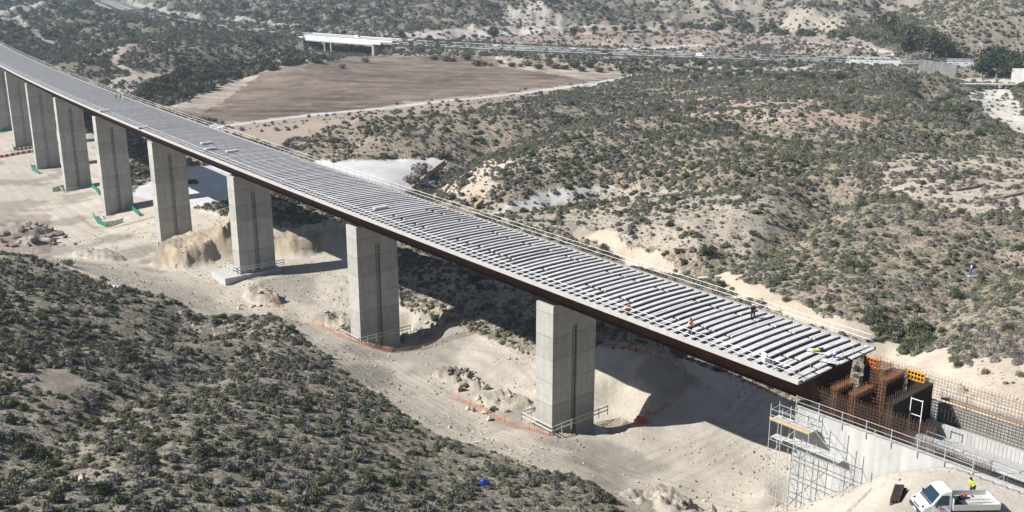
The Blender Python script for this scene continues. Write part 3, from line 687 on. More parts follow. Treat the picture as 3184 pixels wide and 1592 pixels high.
for i in range(6):                                # timber edge protection round the footings
    s = PS[i]; zb = float(AL(s)[2]) - 3.83 - PH[i]
    r = thing('edge_guardrail', 'pale timber guardrail round the foot of the %s pier from the near end' % ORD[i], 'guardrail', ALZ(s + 1.6, 0, zb), heading(s) + PI / 2, 'timber guardrails at pier feet')
    po = MB().bar((0, 0, .2), (0, 0, 1.6), .09).build('post', M['timber'], r); first_ = True
    q = [(-5, -3), (5, -3), (5, 3), (-5, 3), (-5, -3)]
    for k in range(4):
        a, b = np.array(q[k]), np.array(q[k + 1]); nn = int(np.linalg.norm(b - a) / 1.6)
        if k == 3 : continue
        for j in range(nn + 1):
            c = a + (b - a) * j / nn
            if not first_: po = po.copy(); COL.objects.link(po)
            po.location = (c[0], c[1], 0); first_ = False
        for z in (.9, 1.45): MB().box((a[0] + b[0]) / 2, (a[1] + b[1]) / 2, z, abs(b[0] - a[0]) + .1, abs(b[1] - a[1]) + .06, .14).build('rail', M['plank'], r)

# ------------------------------------------------------------------ near abutment and everything round it
def ABT(name, label, cat, group=None):            # frame with x along the deck (away), y to its left
    return thing(name, label, cat, ALZ(0, 0, 0), HD, group)
def bx(m, s0, s1, t0, t1, z0, z1): return m.box((s0 + s1) / 2, -(t0 + t1) / 2, (z0 + z1) / 2, abs(s1 - s0), abs(t1 - t0), z1 - z0)
ab = ABT('bridge_abutment', 'pale concrete abutment with long wing wall at the near end of the bridge', 'abutment')
m = MB(); bx(m, .7, -36, -6, -5.45, 5, 19.5); m.build('wing_wall', M['concrete_l'], ab)
m = MB(); bx(m, .7, -34, 5.5, 6, 8, 19.5); m.build('wing_wall', M['concrete_l'], ab)
m = MB(); bx(m, .69, -.9, -5.449, 5.499, 5, 17.9); m.build('front_wall', M['concrete'], ab)
m = MB(); bx(m, -.905, -8.4, -5.449, 5.499, 14.8, 15.9); bx(m, -8.405, -36, -5.449, 5.499, 14.8, 17.7); m.build('footing_slab', M['concrete'], ab)
for t0, w_ in ((-1.2, .55), (2.5, .5)):
    m = MB(); bx(m, -8.2, -36, t0, t0 + w_, 17.7, 18.7); m.build('inner_wall', M['concrete_l'], ab)
for t in (-2.2, 2.2): 
    m = MB(); bx(m, .3, -.5, t - .5, t + .5, 17.9, 18.95); m.build('bearing_block', M['black'], ab)
m = MB()
for s in np.arange(-8.4, -22, -.35):
    for t in (-5.7, -.9, 2.7, 5.7):
        m.bar((s, -t, 19.2), (s, -t, 20.2 + .25 * rng.random()), .028, 3)
tag(m.build('starter_bars', M['rebar'], ab), kind='stuff')
# wing wall guardrail
gr_ = ABT('edge_guardrail', 'grey tube guardrail clamped along the top of the pale wing wall', 'guardrail')
one = MB().bar((0, 0, 19.0), (0, 0, 20.85), .07).build('post', M['galv'], gr_)
for i, s in enumerate(np.arange(.55, -17, -2.45)):
    c = one if i == 0 else one.copy()
    if i: COL.objects.link(c)
    c.location = (s, 6.1, 0)
for z in (19.85, 20.2, 20.75): MB().bar((.55, 6.1, z), (-16.6, 6.1, z), .05).build('rail', M['galv'], gr_)
# scaffold at the wall corner
sc = ABT('scaffold', 'grey tube scaffold with planked platforms against the corner of the wing wall', 'scaffold')
one = None
for s, tops in ((2.2, 19.6), (.9, 19.5), (-.6, 19.4), (-2.1, 20.0), (-4.9, 18.9), (-6.6, 17.4)):
    for t in (-7.8, -6.35):
        p = ALZ(s, t, 0); zb = float(H(p[0], p[1])) - .2
        m = MB().bar((s, -t, zb), (s, -t, tops + (.3 if t < -7 else .1)), .065); m.build('standard', M['galv'], sc)
for t in (-7.8, -6.35):
    for z, a, b in ((10.2, 2.2, -1), (12.3, 2.2, -4.9), (14.3, 2.2, -6.6), (16.2, 2.2, -6.6), (18.2, 2.2, -2.1), (18.75, 2.2, -2.1), (19.35, 2.2, -2.1), (17.2, -2.1, -4.9)):
        MB().bar((a, -t, z), (b, -t, z), .055).build('ledger', M['galv'], sc)
for a, b, z0, z1 in ((2.2, .9, 10, 12.2), (.9, -.6, 12.2, 14.2), (-.6, -2.1, 14.2, 16.2), (2.2, .9, 14.2, 16.1), (-2.1, -4.9, 12.3, 16.1), (-4.9, -6.6, 14.2, 16.2), (.9, -.6, 16.2, 18.1), (-2.1, -4.9, 19.3, 17.2), (-2.1, -4.9, 20.2, 18.3), (-.6, .9, 10.1, 12.2)):
    MB().bar((a, 7.85, z0), (b, 7.85, z1), .05).build('brace', M['galv'], sc)
for s in (2.2, .9, -.6, -2.1, -4.9, -6.6):
    for z in (12.25, 14.25, 16.15) + ((18.15, 19.3) if s > -3 else ()): MB().bar((s, 7.8, z), (s, 6.35, z), .05).build('transom', M['galv'], sc)
for y in (6.55, 6.95, 7.35): MB().box(.05, y, 18.27, 4.3, .36, .06).build('plank', M['plank'], sc)
for y in (6.55, 6.95): MB().box(-2.0, y, 16.25, 6.2, .36, .06).build('plank', M['plank'], sc)
MB().box(.05, 7.86, 18.42, 4.4, .04, .28).build('toe_board', M['timber'], sc)
MB().box(1.6, 7.0, 16.28, 1.3, .9, .06).build('plank', M['plank'], sc)
# reinforcement cages
def grid(m, o, ax, up, L, Hh, st, d=.022, over=.35, hook=0):
    o = np.array(o, float); ax = np.array(ax, float); n = int(L / st)
    for i in range(n + 1):
        a = o + ax * i * st; m.bar(a, a + np.array((0, 0, Hh + over * (.6 + .8 * rng.random()))), d, 3)
    for j in range(int(Hh / st) + 1):
        a = o + np.array((0, 0, j * st)); m.bar(a, a + ax * L, d, 3)
    return m
def cage(label, s0, s1, t0, t1, z0, z1, mat_, st=.2, d=.03, group='rust coloured reinforcement cages', hooks=True):
    r = thing('rebar_cage', label, 'rebar cage', ALZ(0, 0, 0), HD, group)
    hgt = z1 - z0
    for (a, ax, L) in (((s0, -t0, z0), (-1, 0, 0), s0 - s1), ((s0, -t1, z0), (-1, 0, 0), s0 - s1), ((s0, -t0, z0), (0, -1, 0), t1 - t0), ((s1, -t0, z0), (0, -1, 0), t1 - t0)):
        if L > .05: grid(MB(), a, ax, None, L, hgt, st * (1.7 if st < .25 else 1), d * (1.4 if st < .25 else 1)).build('mesh_face', mat_, r)
    if (t1 - t0) < 7 and hooks and (s0 - s1) < 2:
        m = MB()
        for y in np.arange(-t1, -t0 + .01, .16): m.bar((s0, y, z1), (s1, y, z1), .05, 3)
        m.build('top_links', mat_, r)
        m = MB(); bx(m, s1 + .12, s1 + .18, t0 + .1, t1 - .1, z0, z1 - .35); m.build('plywood', M['black'], r)  # black sheet added to stand in for the shade inside the cage
    return r
cage('long rust brown rebar mesh rising behind the wing wall rail', -.3, -12.5, -5.0, -4.75, 16, 21.6, M['rebar'], .32, .03)
cage('short rust brown rebar block nearest the girder end', -2.0, -2.7, -4.6, -1.2, 16, 22.1, M['rebar_o'], .22)
cage('second short rust brown rebar block from the girder end', -3.9, -4.6, -4.6, -1.4, 16, 22.1, M['rebar_o'], .22)
cage('orange rusty rebar column beside the black panel', -2.0, -3.4, 2.6, 4.5, 16, 22.4, M['rebar_o'], .2)
cage('orange rusty rebar block in the middle of the abutment', -4.0, -4.8, .6, 4.4, 16, 22.2, M['rebar_o'], .2)
cage('wide rebar wall with brown top crossing the abutment', -7.0, -7.7, -3.4, 4.2, 16, 22.0, M['rebar'], .2)
cage('long thin rebar mesh along the far side of the abutment', -1.0, -20, 5.0, 5.25, 16, 22.2, M['rebar'], .32, .028)
cage('low rebar mesh lying inside the abutment floor', -9.0, -17, -3.6, -3.3, 17.75, 19.4, M['rebar'], .25, .028)
m = MB(); bx(m, -7.05, -7.65, -3.35, 4.15, 16, 21.85); o = m.build('core_form', M['black'], bpy.data.objects[[x.name for x in COL.objects if x.name.startswith('rebar_cage')][5]])  # black core added so the inside of the wide cage looks shaded
for (s0, s1, lab, mm) in ((-.2, -1.9, 'orange-topped black formwork panel beside the girder end', 'orange'), (-4.9, -6.6, 'yellow formwork panel behind the wide rebar wall', 'yellow')):
    r = ABT('formwork_panel', lab, 'formwork panel', 'steel formwork panels')
    m = MB(); bx(m, s0, s1, 4.60, 4.66, 16, 22.3); m.build('plywood', M['black'], r)
    m = MB()
    for z in (22.3, 21.9, 21.45): bx(m, s0, s1, 4.47, 4.59, z - .045, z + .045)
    for s in np.linspace(s0, s1, 6): bx(m, s - .035, s + .035, 4.44, 4.6, 21.4, 22.34)
    m.build('frame', M[mm], r)
# two inner walkways of scaffold tube
def walkway(label, t, s0, s1, z, toe='timber', red=False):
    r = ABT('scaffold_walkway', label, 'scaffold', 'scaffold walkways inside the abutment')
    ss = np.arange(s0, s1 - .1, -2.5)
    for s in ss:
        for y in (-t, -t - .9):
            MB().bar((s, y, 15.9), (s, y, z + 1.15), .06).build('standard', M['galv'], r)
    for y in (-t, -t - .9):
        for zz in (z, z + .55, z + 1.05): MB().bar((ss[0], y, zz), (ss[-1], y, zz), .05).build('ledger', M['galv'], r)
    MB().box((ss[0] + ss[-1]) / 2, -t - .45, z + .05, abs(ss[-1] - ss[0]), .8, .06).build('plank', M['plank'], r)
    MB().box((ss[0] + ss[-1]) / 2, -t + .03, z + .14, abs(ss[-1] - ss[0]), .04, .2).build('toe_board', M[toe], r)
    for s in ss[:-1]: MB().bar((s, -t + .04, 16.4), (s - 2.5, -t + .04, z), .045).build('brace', M['galv'], r)
    if red: MB().bar((ss[-3], -t - .45, z + 1.3), (ss[-1], -t - .45, z + 1.3), .16).build('red_pipe', M['red'], r)
    return r
walkway('scaffold walkway with yellow toe board on the far side of the abutment', 5.6, -8.0, -20.6, 19.9, 'timber', True)
walkway('low scaffold walkway through the middle of the abutment', -3.0, -10.5, -23.1, 18.8, 'plank')
lad = ABT('handrail_frame', 'small white tube handrail frame in front of the wide rebar wall', 'handrail')
for s in (-8.3, -9.4): MB().bar((s, 1.2, 15.9), (s, 1.2, 22.2), .07).build('post', M['white_tube'], lad)
for z in (20.6, 22.1): MB().bar((-8.3, 1.2, z), (-9.4, 1.2, z), .07).build('rail', M['white_tube'], lad)
for i, (s, t, l, a) in enumerate(((-22, -4, 2.6, .5), (-20, 1.2, 2.2, -.4), (-26, 3, 3.2, 1.2))):
    o = MB().box(0, 0, .06, l, .2, .05).build('timber_board', M['timber']); o.location = ALZ(s, t, 17.71); o.rotation_euler = (0, 0, a)
    tag(o, ('pale loose board on the abutment floor near the low walkway', 'pale loose board between the inner walls', 'pale loose board at the right end of the abutment floor')[i], 'board', 'loose boards on the abutment floor')
GA = lambda s, t: (lambda p: (float(p[0]), float(p[1]), float(H(p[0], p[1]))))(ALZ(s, t, 0))

# ------------------------------------------------------------------ flatbed truck
def wheel(r, x, y, rad=.34, w=.24):
    t = MB().lathe([(rad * .55, -w / 2), (rad * .92, -w / 2), (rad, -w / 3), (rad, w / 3), (rad * .92, w / 2), (rad * .55, w / 2)], (0, 0, 0), 22, 'y').build('tyre', M['tyre'], None, True)
    wl = bpy.data.objects.new('wheel', None); COL.objects.link(wl); wl.parent = r; wl.location = (x, y, rad); t.parent = wl
    rm = MB().lathe([(.05, -w / 2 - .01), (rad * .56, -w / 2 - .02), (rad * .5, 0), (rad * .56, w / 2 + .02), (.05, w / 2 + .01)], (0, 0, 0), 16, 'y').build('rim', M['alu'], wl, True)
def prism_body(m, prof, hw, inset=lambda z: 0):   # profile (x,z) closed; half width with tumblehome
    n = len(prof)
    L_ = [(x, hw - inset(z), z) for x, z in prof]; Rr = [(x, -(hw - inset(z)), z) for x, z in prof]
    m.add(L_ + Rr, [(i, (i + 1) % n, n + (i + 1) % n, n + i) for i in range(n)] + [tuple(range(n))[::-1], tuple(range(n, 2 * n))])
TP = W(2400, 1268, 19.45); TPOS = (34.45, 69.3)
tz = float(H(*TPOS))
trk = thing('flatbed_truck', 'white cab flatbed truck with tools on its open bed, parked at bottom right', 'truck', (TPOS[0], TPOS[1], tz), R_(182)); trk.scale = (1.02, 1.06, 1.06)
# local +x = forward
ins = lambda z: .0 if z < 1.05 else (z - 1.05) * .17
prof = [(.75, .42), (2.2, .42), (2.35, .30), (2.95, .30), (3.02, .62), (2.98, .86), (2.86, 1.0), (2.55, 1.14), (2.28, 1.24), (1.62, 2.02), (1.40, 2.16), (1.05, 2.22), (.75, 2.20)]
m = MB(); prism_body(m, prof, .99, ins); cab_o = m.build('cab_body', M['truckwhite'], trk)
bv = cab_o.modifiers.new('b', 'BEVEL'); bv.width = .07; bv.segments = 3; bv.limit_method = 'ANGLE'; bv.angle_limit = R_(35)
def quad(pts, nm, mt, par=trk, th=.012):
    pts = [np.array(p, float) for p in pts]; nn = np.cross(pts[1] - pts[0], pts[2] - pts[0]); nn /= np.linalg.norm(nn)
    n = len(pts)
    MB().add([p + nn * th for p in pts] + [p - nn * th for p in pts], [tuple(range(n)), tuple(range(n, 2 * n))[::-1]] + [(i, n + i, n + (i + 1) % n, (i + 1) % n) for i in range(n)]).build(nm, mt, par)
def wsx(z): return 2.28 - (z - 1.24) / .78 * .66
quad([(wsx(1.27) + .012, .88, 1.27), (wsx(1.27) + .012, -.88, 1.27), (wsx(1.96) + .012, -.76, 1.96), (wsx(1.96) + .012, .76, 1.96)], 'windshield', M['glass'])
quad([(2.42, .9, 1.17), (2.42, -.9, 1.17), (2.28, -.9, 1.255), (2.28, .9, 1.255)], 'wiper_cowl', M['darkplastic'])
for sy in (-1, 1):
    y = lambda z: sy * (.99 - ins(z) + .008)
    quad([(2.02, y(1.2), 1.2), (1.0, y(1.2), 1.2), (1.0, y(1.9), 1.9), (1.56, y(1.9), 1.9), (1.92, y(1.5), 1.5)], 'side_window', M['glass'])
    quad([(2.2, y(.5), .5), (.88, y(.5), .5), (.88, y(1.1), 1.1), (2.2, y(1.1), 1.1)], 'door', M['truckwhite'])
    MB().box(1.02, y(1.0) * 1.01, 1.02, .16, .04, .05).build('door_handle', M['black'], trk)
    MB().box(2.02, sy * 1.12, 1.28, .12, .2, .3).build('mirror', M['darkplastic'], trk)
    MB().box(1.3, y(.5), .34, .55, .05, .1).build('side_trim', M['darkplastic'], trk)
    MB().blob((2.80, sy * .72, .93), (.16, .2, .13), 1, 2, 0).build('headlight', M['glass'], trk, True)
    lg = MB()
    for k in range(20): pass
    a = [(1.5 + .26 * math.cos(q), sy * 1.01, .92 + .045 * math.sin(q)) for q in np.linspace(0, 2 * PI, 14)[:-1]]
    quad(a[::sy], 'door_logo', M['red'], trk, .006)
    for zz in (.80, .74): MB().box(1.5, sy * 1.003, zz, .4, .012, .025).build('door_lettering', M['concrete'], trk)
m = MB(); prism_body(m, [(2.4, .26), (2.98, .26), (3.1, .36), (3.1, .56), (3.03, .66), (2.4, .6)], 1.0); bo = m.build('bumper', M['darkplastic'], trk)
bv = bo.modifiers.new('b', 'BEVEL'); bv.width = .06; bv.segments = 2
MB().box(3.115, 0, .47, .02, .5, .11).build('number_plate', M['white'], trk)
MB().box(3.03, 0, .80, .03, .9, .12).build('grille', M['darkplastic'], trk)
MB().box(-1.2, 0, .56, 4.4, .75, .16).build('chassis', M['darkplastic'], trk)
MB().box(-1.12, 0, .80, 3.55, 2.1, .08).build('bed_floor', M['plank'], trk)
for sy in (-1, 1): MB().box(-1.12, sy * 1.06, 1.03, 3.6, .035, .42).build('side_board', M['alu'], trk)
MB().box(-2.92, 0, 1.03, .035, 2.1, .42).build('tail_board', M['alu'], trk)
MB().box(.69, 0, 1.25, .05, 2.12, .86).build('head_board', M['alu'], trk)
MB().box(.15, .35, .9, .95, 1.3, .12).build('bed_mat', M['black'], trk)
for x, y in ((2.15, .86), (2.15, -.86), (-1.75, .86), (-1.75, -.86)): wheel(trk, x, y)
for y in (.85, -.85): MB().lathe([(.36, -.13), (.44, -.13), (.44, .13), (.36, .13)], (-1.75, y, .42), 16, 'y').build('mudguard', M['darkplastic'], trk)
def onbed(x, y, z=.84): 
    c, s = math.cos(R_(182)), math.sin(R_(182)); x *= 1.02; y *= 1.06; return (TPOS[0] + x * c - y * s, TPOS[1] + x * s + y * c, tz + z * 1.06)
def item(name, mb, mt, loc, rz, label, cat, group=None, par=None):
    o = mb.build(name, mt); o.location = loc; o.rotation_euler = (0, 0, rz); return tag(o, label, cat, group)
lj = item('aluminium_ladder', MB().bar((-1, -.22, .05), (1, -.22, .05), .06).bar((-1, .22, .05), (1, .22, .05), .06), M['alu'], onbed(-1.9, -.1), R_(185), 'bare aluminium ladder lying across the truck bed', 'ladder')
m = MB()
for x in np.arange(-.8, .9, .28): m.bar((x, -.22, .05), (x, .22, .05), .04)
m.build('rung', M['alu'], lj)
item('tool_case', MB().box(0, 0, .12, .55, .35, .24).box(0, 0, .27, .2, .04, .05), M['darkplastic'], onbed(-.75, -.5), .4, 'dark grey tool case on the truck bed near the red drum', 'tool case')
item('red_drum', MB().lathe([(.1, 0), (.17, .02), (.17, .3), (.14, .34), (.05, .36)], n=12), M['red'], onbed(-1.0, -.62), 0, 'small red and white drum on the truck bed', 'drum')
item('steel_frame', MB().box(0, -.2, .06, 1.1, .05, .05).box(0, .2, .06, 1.1, .05, .05).box(.53, 0, .06, .05, .45, .05).box(-.53, 0, .06, .05, .45, .05).box(0, 0, .03, .9, .34, .02), M['plank'], onbed(-1.35, .55), .1, 'grey steel frame lying flat near the front board of the truck bed', 'frame')
item('folded_vest', MB().blob((0, 0, .1), (.22, .17, .12), 4, 2, .3), M['hivis'], onbed(.1, -.35, .96), .3, 'crumpled hi-vis yellow jacket on the black mat of the truck bed', 'jacket')

# ------------------------------------------------------------------ people
def person(label, loc, rz, vest, legs, pose='stand', vm=None, helmet=None, h=1.75):
    lean = {'stand': .0, 'bend': .45, 'crouch': .35}[pose]; cr = pose == 'crouch'
    hip = .93 if not cr else .48
    V_ = []; E_ = []; Rd = []
    def add(p, r, par=None):
        V_.append(p); Rd.append(r)
        if par is not None: E_.append((par, len(V_) - 1))
        return len(V_) - 1
    def up(d, side=0): return (math.sin(lean) * d + (0), side, hip + math.cos(lean) * d)
    root = add((0, 0, hip), .15); waist = add(up(.2), .13, root); chest = add(up(.42), .155, waist); neck = add(up(.56), .06, chest)
    head = add((up(.66)[0] + .02, 0, up(.66)[2]), .085, neck); crown_ = add((up(.76)[0] + .03, 0, up(.76)[2]), .09, head); nose = add((up(.68)[0] + .125, 0, up(.68)[2]), .014, head)
    for sy in (-1, 1):
        hp = add((0, sy * .1, hip - .05), .095, root)
        kn = add((.06 if not cr else .38, sy * .13, .5 if not cr else .47), .065, hp); an = add((-.02 if not cr else .05, sy * .14, .09), .042, kn); toe = add((.15 if not cr else .22, sy * .15, .045), .04, an)
        sh = add((up(.5)[0], sy * .19, up(.5)[2]), .065, chest)
        el = add((up(.24)[0] + .08, sy * .27, up(.24)[2]), .045, sh); wr = add((up(.18)[0] + .3, sy * .22, up(.12)[2]), .03, el)
        pm_ = add((up(.18)[0] + .37, sy * .215, up(.12)[2] - .01), .03, wr)
        for k in range(4): add((up(.18)[0] + .455 - .008 * abs(k - 1), sy * (.185 + .02 * k), up(.12)[2] - .03 - .004 * k), .0085, pm_)
        add((up(.18)[0] + .40, sy * .165, up(.12)[2] - .0), .0095, pm_)
    me_ = bpy.data.meshes.new('body'); me_.from_pydata([(a * h / 1.75, b * h / 1.75, c * h / 1.75) for a, b, c in V_], E_, []); me_.materials.append(M['skin'])
    me_.update(); o = bpy.data.objects.new('person', me_); COL.objects.link(o)
    sk = o.modifiers.new('skin', 'SKIN'); sk.use_smooth_shade = True
    if not me_.skin_vertices: me_.attributes.new('skin', 'FLOAT', 'POINT')
    for i, r in enumerate(Rd): me_.skin_vertices[0].data[i].radius = (r, r)
    me_.skin_vertices[0].data[0].use_root = True
    ss_ = o.modifiers.new('sub', 'SUBSURF'); ss_.levels = 1; ss_.render_levels = 1
    o.location = loc; o.rotation_euler = (0, 0, rz); tag(o, label, 'person')
    # clothing
    m = MB(); prof = [(.17, -.06), (.19, .1), (.185, .28), (.21, .44), (.12, .54), (.08, .56)]
    n = 12; vs = []
    for r, d in prof:
        c = up(d)
        for i in range(n):
            q = 2 * PI * i / n; vs.append((c[0] + r * .78 * math.cos(q), r * 1.12 * math.sin(q), c[2]))
    m.add(vs, [(j * n + i, j * n + (i + 1) % n, (j + 1) * n + (i + 1) % n, (j + 1) * n + i) for j in range(len(prof) - 1) for i in range(n)])
    m.build('vest' if vest in ('hivis', 'hiorange') else 'jacket', M[vest], o)
    m2 = MB()
    for sy in (-1, 1):
        kn = (.06 if not cr else .38, sy * .13, .5 if not cr else .47)
        m2.bar((0, sy * .095, hip + .05), kn, .23, 10, .18); m2.bar(kn, (-.02 if not cr else .05, sy * .14, .12), .18, 10, .13)
        sh = (up(.5)[0], sy * .2, up(.5)[2]); el = (up(.24)[0] + .08, sy * .27, up(.24)[2])
        sl_ = MB().bar(sh, el, .14, 8, .11).bar(el, (up(.18)[0] + .27, sy * .225, up(.12)[2]), .11, 8, .08); sl_.build('sleeve', M[vm or vest], o)
        MB().box(.06 if not cr else .14, sy * .145, .05, .3, .11, .1).build('boot', M['black'], o)
    m2.build('trousers', M[legs], o)
    c = up(.76); hc = MB().lathe([(.125, -.02), (.12, .04), (.09, .1), (.03, .13)], (c[0] + .03, 0, c[2]), 12); hc.build('helmet' if helmet else 'hair', M[helmet or 'black'], o, True)
    return o
def ondeck(u, v):                                 # point of the deck surface on a sight line
    d = ray(u, v); best = None
    for it in range(400):
        k = 60 + it * 1.2; p = d * k + np.array([0, 0, CAMZ]); s, t = to_st(np.array(p[0]), np.array(p[1]))
        zd = float(AL(float(s), 0)[2]) + crown(float(t))
        if p[2] < zd: return (p[0], p[1], zd)
    return p
person('standing worker in dark navy jacket and white helmet holding a pole on the bridge deck', ondeck(1893, 806), R_(250), 'navy', 'navy', 'bend', helmet='white')
person('nearer worker in orange vest walking along the left deck rail', ondeck(1735, 850), R_(-60), 'hiorange', 'navy', 'stand', 'white')
person('crouching worker in orange vest farther up the left deck rail', ondeck(1577, 793), R_(-40), 'hiorange', 'navy', 'crouch')
person('worker in yellow hi-vis vest at the far deck rail, left one of the pair', ondeck(292, 248), R_(30), 'hivis', 'navy', 'stand')
person('worker in yellow hi-vis vest at the far deck rail, right one of the pair', ondeck(304, 247), R_(200), 'hivis', 'navy', 'bend')
person('worker in yellow hi-vis jacket bending beyond the flatbed truck', (37.0, 71.9, float(H(37.0, 71.9))), R_(200), 'hivis', 'navy', 'bend')
p = ALZ(-17.6, 5.1, 19.98); person('worker in black standing on the scaffold walkway under the red pipe', tuple(p), R_(120), 'navy', 'navy', 'stand')
p = ALZ(-5.8, -3.0, 16.9); person('worker in white shirt and yellow helmet bending inside the rebar mesh', tuple(p), R_(-60), 'white', 'navy', 'bend', helmet='hivis')
pole = item('long_pole', MB().bar((-.1, 0, 0), (1.5, 0, 1.0), .04), M['galv'], ondeck(1897, 804), R_(20), 'thin grey pole in the hands of the navy jacket worker', 'pole')
pole.location.z += .1
def dk(u, v, name, mb, mt, rz, label, cat, group=None): return item(name, mb, mt, tuple(ondeck(u, v)), rz, label, cat, group)
dk(2060, 893, 'plywood_sheet', MB().box(0, 0, .12, 2.4, .9, .04), M['panel'], HD + .2, 'pale plywood sheet on the deck end under the yellow jacket', 'sheet', 'plywood sheets on the deck end')
dk(2088, 912, 'plywood_sheet', MB().box(0, 0, .12, 1.8, .9, .04), M['panel'], HD + .3, 'pale plywood sheet on the deck end left of the blue bucket', 'sheet', 'plywood sheets on the deck end')
dk(2055, 893, 'folded_jacket', MB().blob((0, 0, .28), (.4, .25, .16), 2, 2, .35), M['hivis'], 0, 'yellow hi-vis jacket heaped on the deck end', 'jacket')
dk(2066, 893, 'tool_bag', MB().blob((0, 0, .3), (.4, .3, .25), 5, 2, .35).box(0, 0, .55, .3, .04, .05), M['navy'], .4, 'grey navy tool bag beside the yellow jacket on the deck end', 'bag')
bk = dk(2098, 903, 'bucket', MB().lathe([(.13, 0), (.17, .35), (.16, .35)], (0, 0, .05), 12), M['blue'], 0, 'blue bucket with a white lid standing on the deck end', 'bucket')
MB().lathe([(.18, .4), (.19, .46), (.12, .56), (.05, .6)], n=12).build('lid', M['white'], bk)
dk(2192, 868, 'tarpaulin_bundle', MB().blob((0, 0, .15), (.7, .45, .22), 7, 2, .4), M['navy'], .3, 'dark blue bundle at the far corner of the deck end', 'bundle')
dk(1938, 922, 'white_sheet', MB().add([(0, 0, .1), (1.1, 0, .1), (1.0, .3, 1.1), (.2, .9, .15), (.3, .35, 1.0)], [(0, 1, 2), (0, 2, 4), (0, 4, 3), (1, 3, 2), (2, 3, 4), (0, 3, 1)]), M['white'], HD, 'white sheet propped against the near left deck rail', 'sheet')
dk(1960, 931, 'hose_coil', MB().lathe([(.2, .05), (.34, .05), (.36, .16), (.2, .16)], n=12), M['darkplastic'], 0, 'dark coiled hose at the near left corner of the deck', 'hose')
for u, v, lab in ((957, 529, 'grey panel stack on the deck above the third pier'), (584, 383, 'pale box on the deck between the fifth and sixth rails, right one of three'), (529, 378, 'pale box at the left of three boxes on the middle deck'), (520, 365, 'pale box on the middle deck, farthest of three'), (263, 282, 'small pale box on the far deck left of the yellow workers'), (360, 325, 'small pale box on the far deck right of the yellow workers')):
    dk(u, v, 'material_box', MB().box(0, 0, .28, 2.4, .8, .3).box(0, 0, .08, 2.2, .7, .1), M['panel'], HD + PI / 2, lab, 'box', 'pale boxes of material on the deck')
dk(311, 252, 'yellow_canister', MB().lathe([(.25, 0), (.25, .7), (.1, .85)], n=10), M['hivis'], 0, 'yellow canister beside the two far workers', 'canister')

# ------------------------------------------------------------------ things on the ground
def gi_(u, v): return tuple(G(u, v))
for i in range(7):                                 # stack of rusty steel sections
    o = MB().box(0, 0, .12, 2.9, .16, .22).box(0, 0, .02, 2.9, .26, .03).box(0, 0, .235, 2.9, .26, .03).build('steel_beam', M['redsteel'] if i < 3 else M['under'])
    o.location = (31.0 + .24 * (i % 4), 72.6 - .04 * (i % 4), float(H(31.3, 72.6)) + .12 + (.26 if i > 3 else 0)); o.rotation_euler = (0, 0, R_(62))
    tag(o, ('rusty red steel beam in the stack left of the truck' if i < 3 else 'dark steel beam in the stack left of the truck'), 'steel beam', 'steel beams stacked left of the truck')
def ribbon(name, label, pts, hgt, mt, posts=True, cat='mesh fence', group=None):
    P = [np.array(G(*q)) for q in pts] if len(pts[0]) == 2 else [np.array(p) for p in pts]
    Q = []
    for i in range(len(P) - 1):
        n = max(1, int(np.linalg.norm(P[i + 1] - P[i]) / 1.2))
        for j in range(n): Q.append(P[i] + (P[i + 1] - P[i]) * j / n)
    Q.append(P[-1]); Q = np.array(Q); Q[:, 2] = H(Q[:, 0], Q[:, 1])
    r = thing(name, label, cat, Q[0], 0, group); m = MB(); n = len(Q)
    o = Q - Q[0]; tp = o + np.stack([.12 * rng.normal(size=n), .12 * rng.normal(size=n), hgt * (.8 + .25 * rng.random(n))], 1)
    m.add(np.concatenate([o, tp]), [(i, i + 1, n + i + 1, n + i) for i in range(n - 1)]); m.build('mesh_band', mt, r)
    for i in range(0, n, 3):
        MB().bar(o[i] - (0, 0, .1), o[i] + (0, 0, hgt * 1.1), .05, 4).build('post', M['rebar'], r)
    return r
ribbon('mesh_fence', 'sagging faded orange mesh fence looping round the pit of the tallest pier', [(1135, 1003), (1200, 1030), (1285, 1075), (1380, 1098), (1470, 1088), (1560, 1068), (1640, 1045), (1700, 1010), (1738, 965)], 1.1, M['orangenet'], group='orange mesh fences')
ribbon('mesh_fence', 'orange mesh fence in shadow under the deck beyond the tallest pier', [(1738, 962), (1720, 935), (1660, 905), (1600, 882), (1535, 868)], 1.0, M['orangenet'], group='orange mesh fences')
ribbon('mesh_fence', 'orange mesh fence round the rocky pit of the second pier', [(788, 818), (850, 848), (930, 875), (985, 888), (1060, 880), (1130, 858), (1190, 838)], 1.0, M['orangenet'], group='orange mesh fences')
ribbon('mesh_fence', 'short orange mesh fence on the rubble heap left of the second pier', [(655, 720), (680, 755), (712, 782)], .9, M['orangenet'], group='orange mesh fences')
ribbon('mesh_fence', 'orange mesh fence on the ground before the green netted pier', [(190, 540), (235, 575), (300, 572), (390, 548)], .6, M['orangenet'], group='orange mesh fences')
ribbon('mesh_fence', 'pink tape line left of the truck', [(30.0 - 4.0, 68.5, 0), (27.5, 72.5, 0), (28.6, 76.5, 0), (31.5, 78.5, 0)], .35, M['orangenet'], group='orange mesh fences')
item('mesh_heap', MB().blob((0, 0, .25), (.9, .7, .35), 3, 2, .5), M['red'], gi_(1613, 1058), 0, 'bright red heap of folded mesh by the orange fence', 'mesh heap')
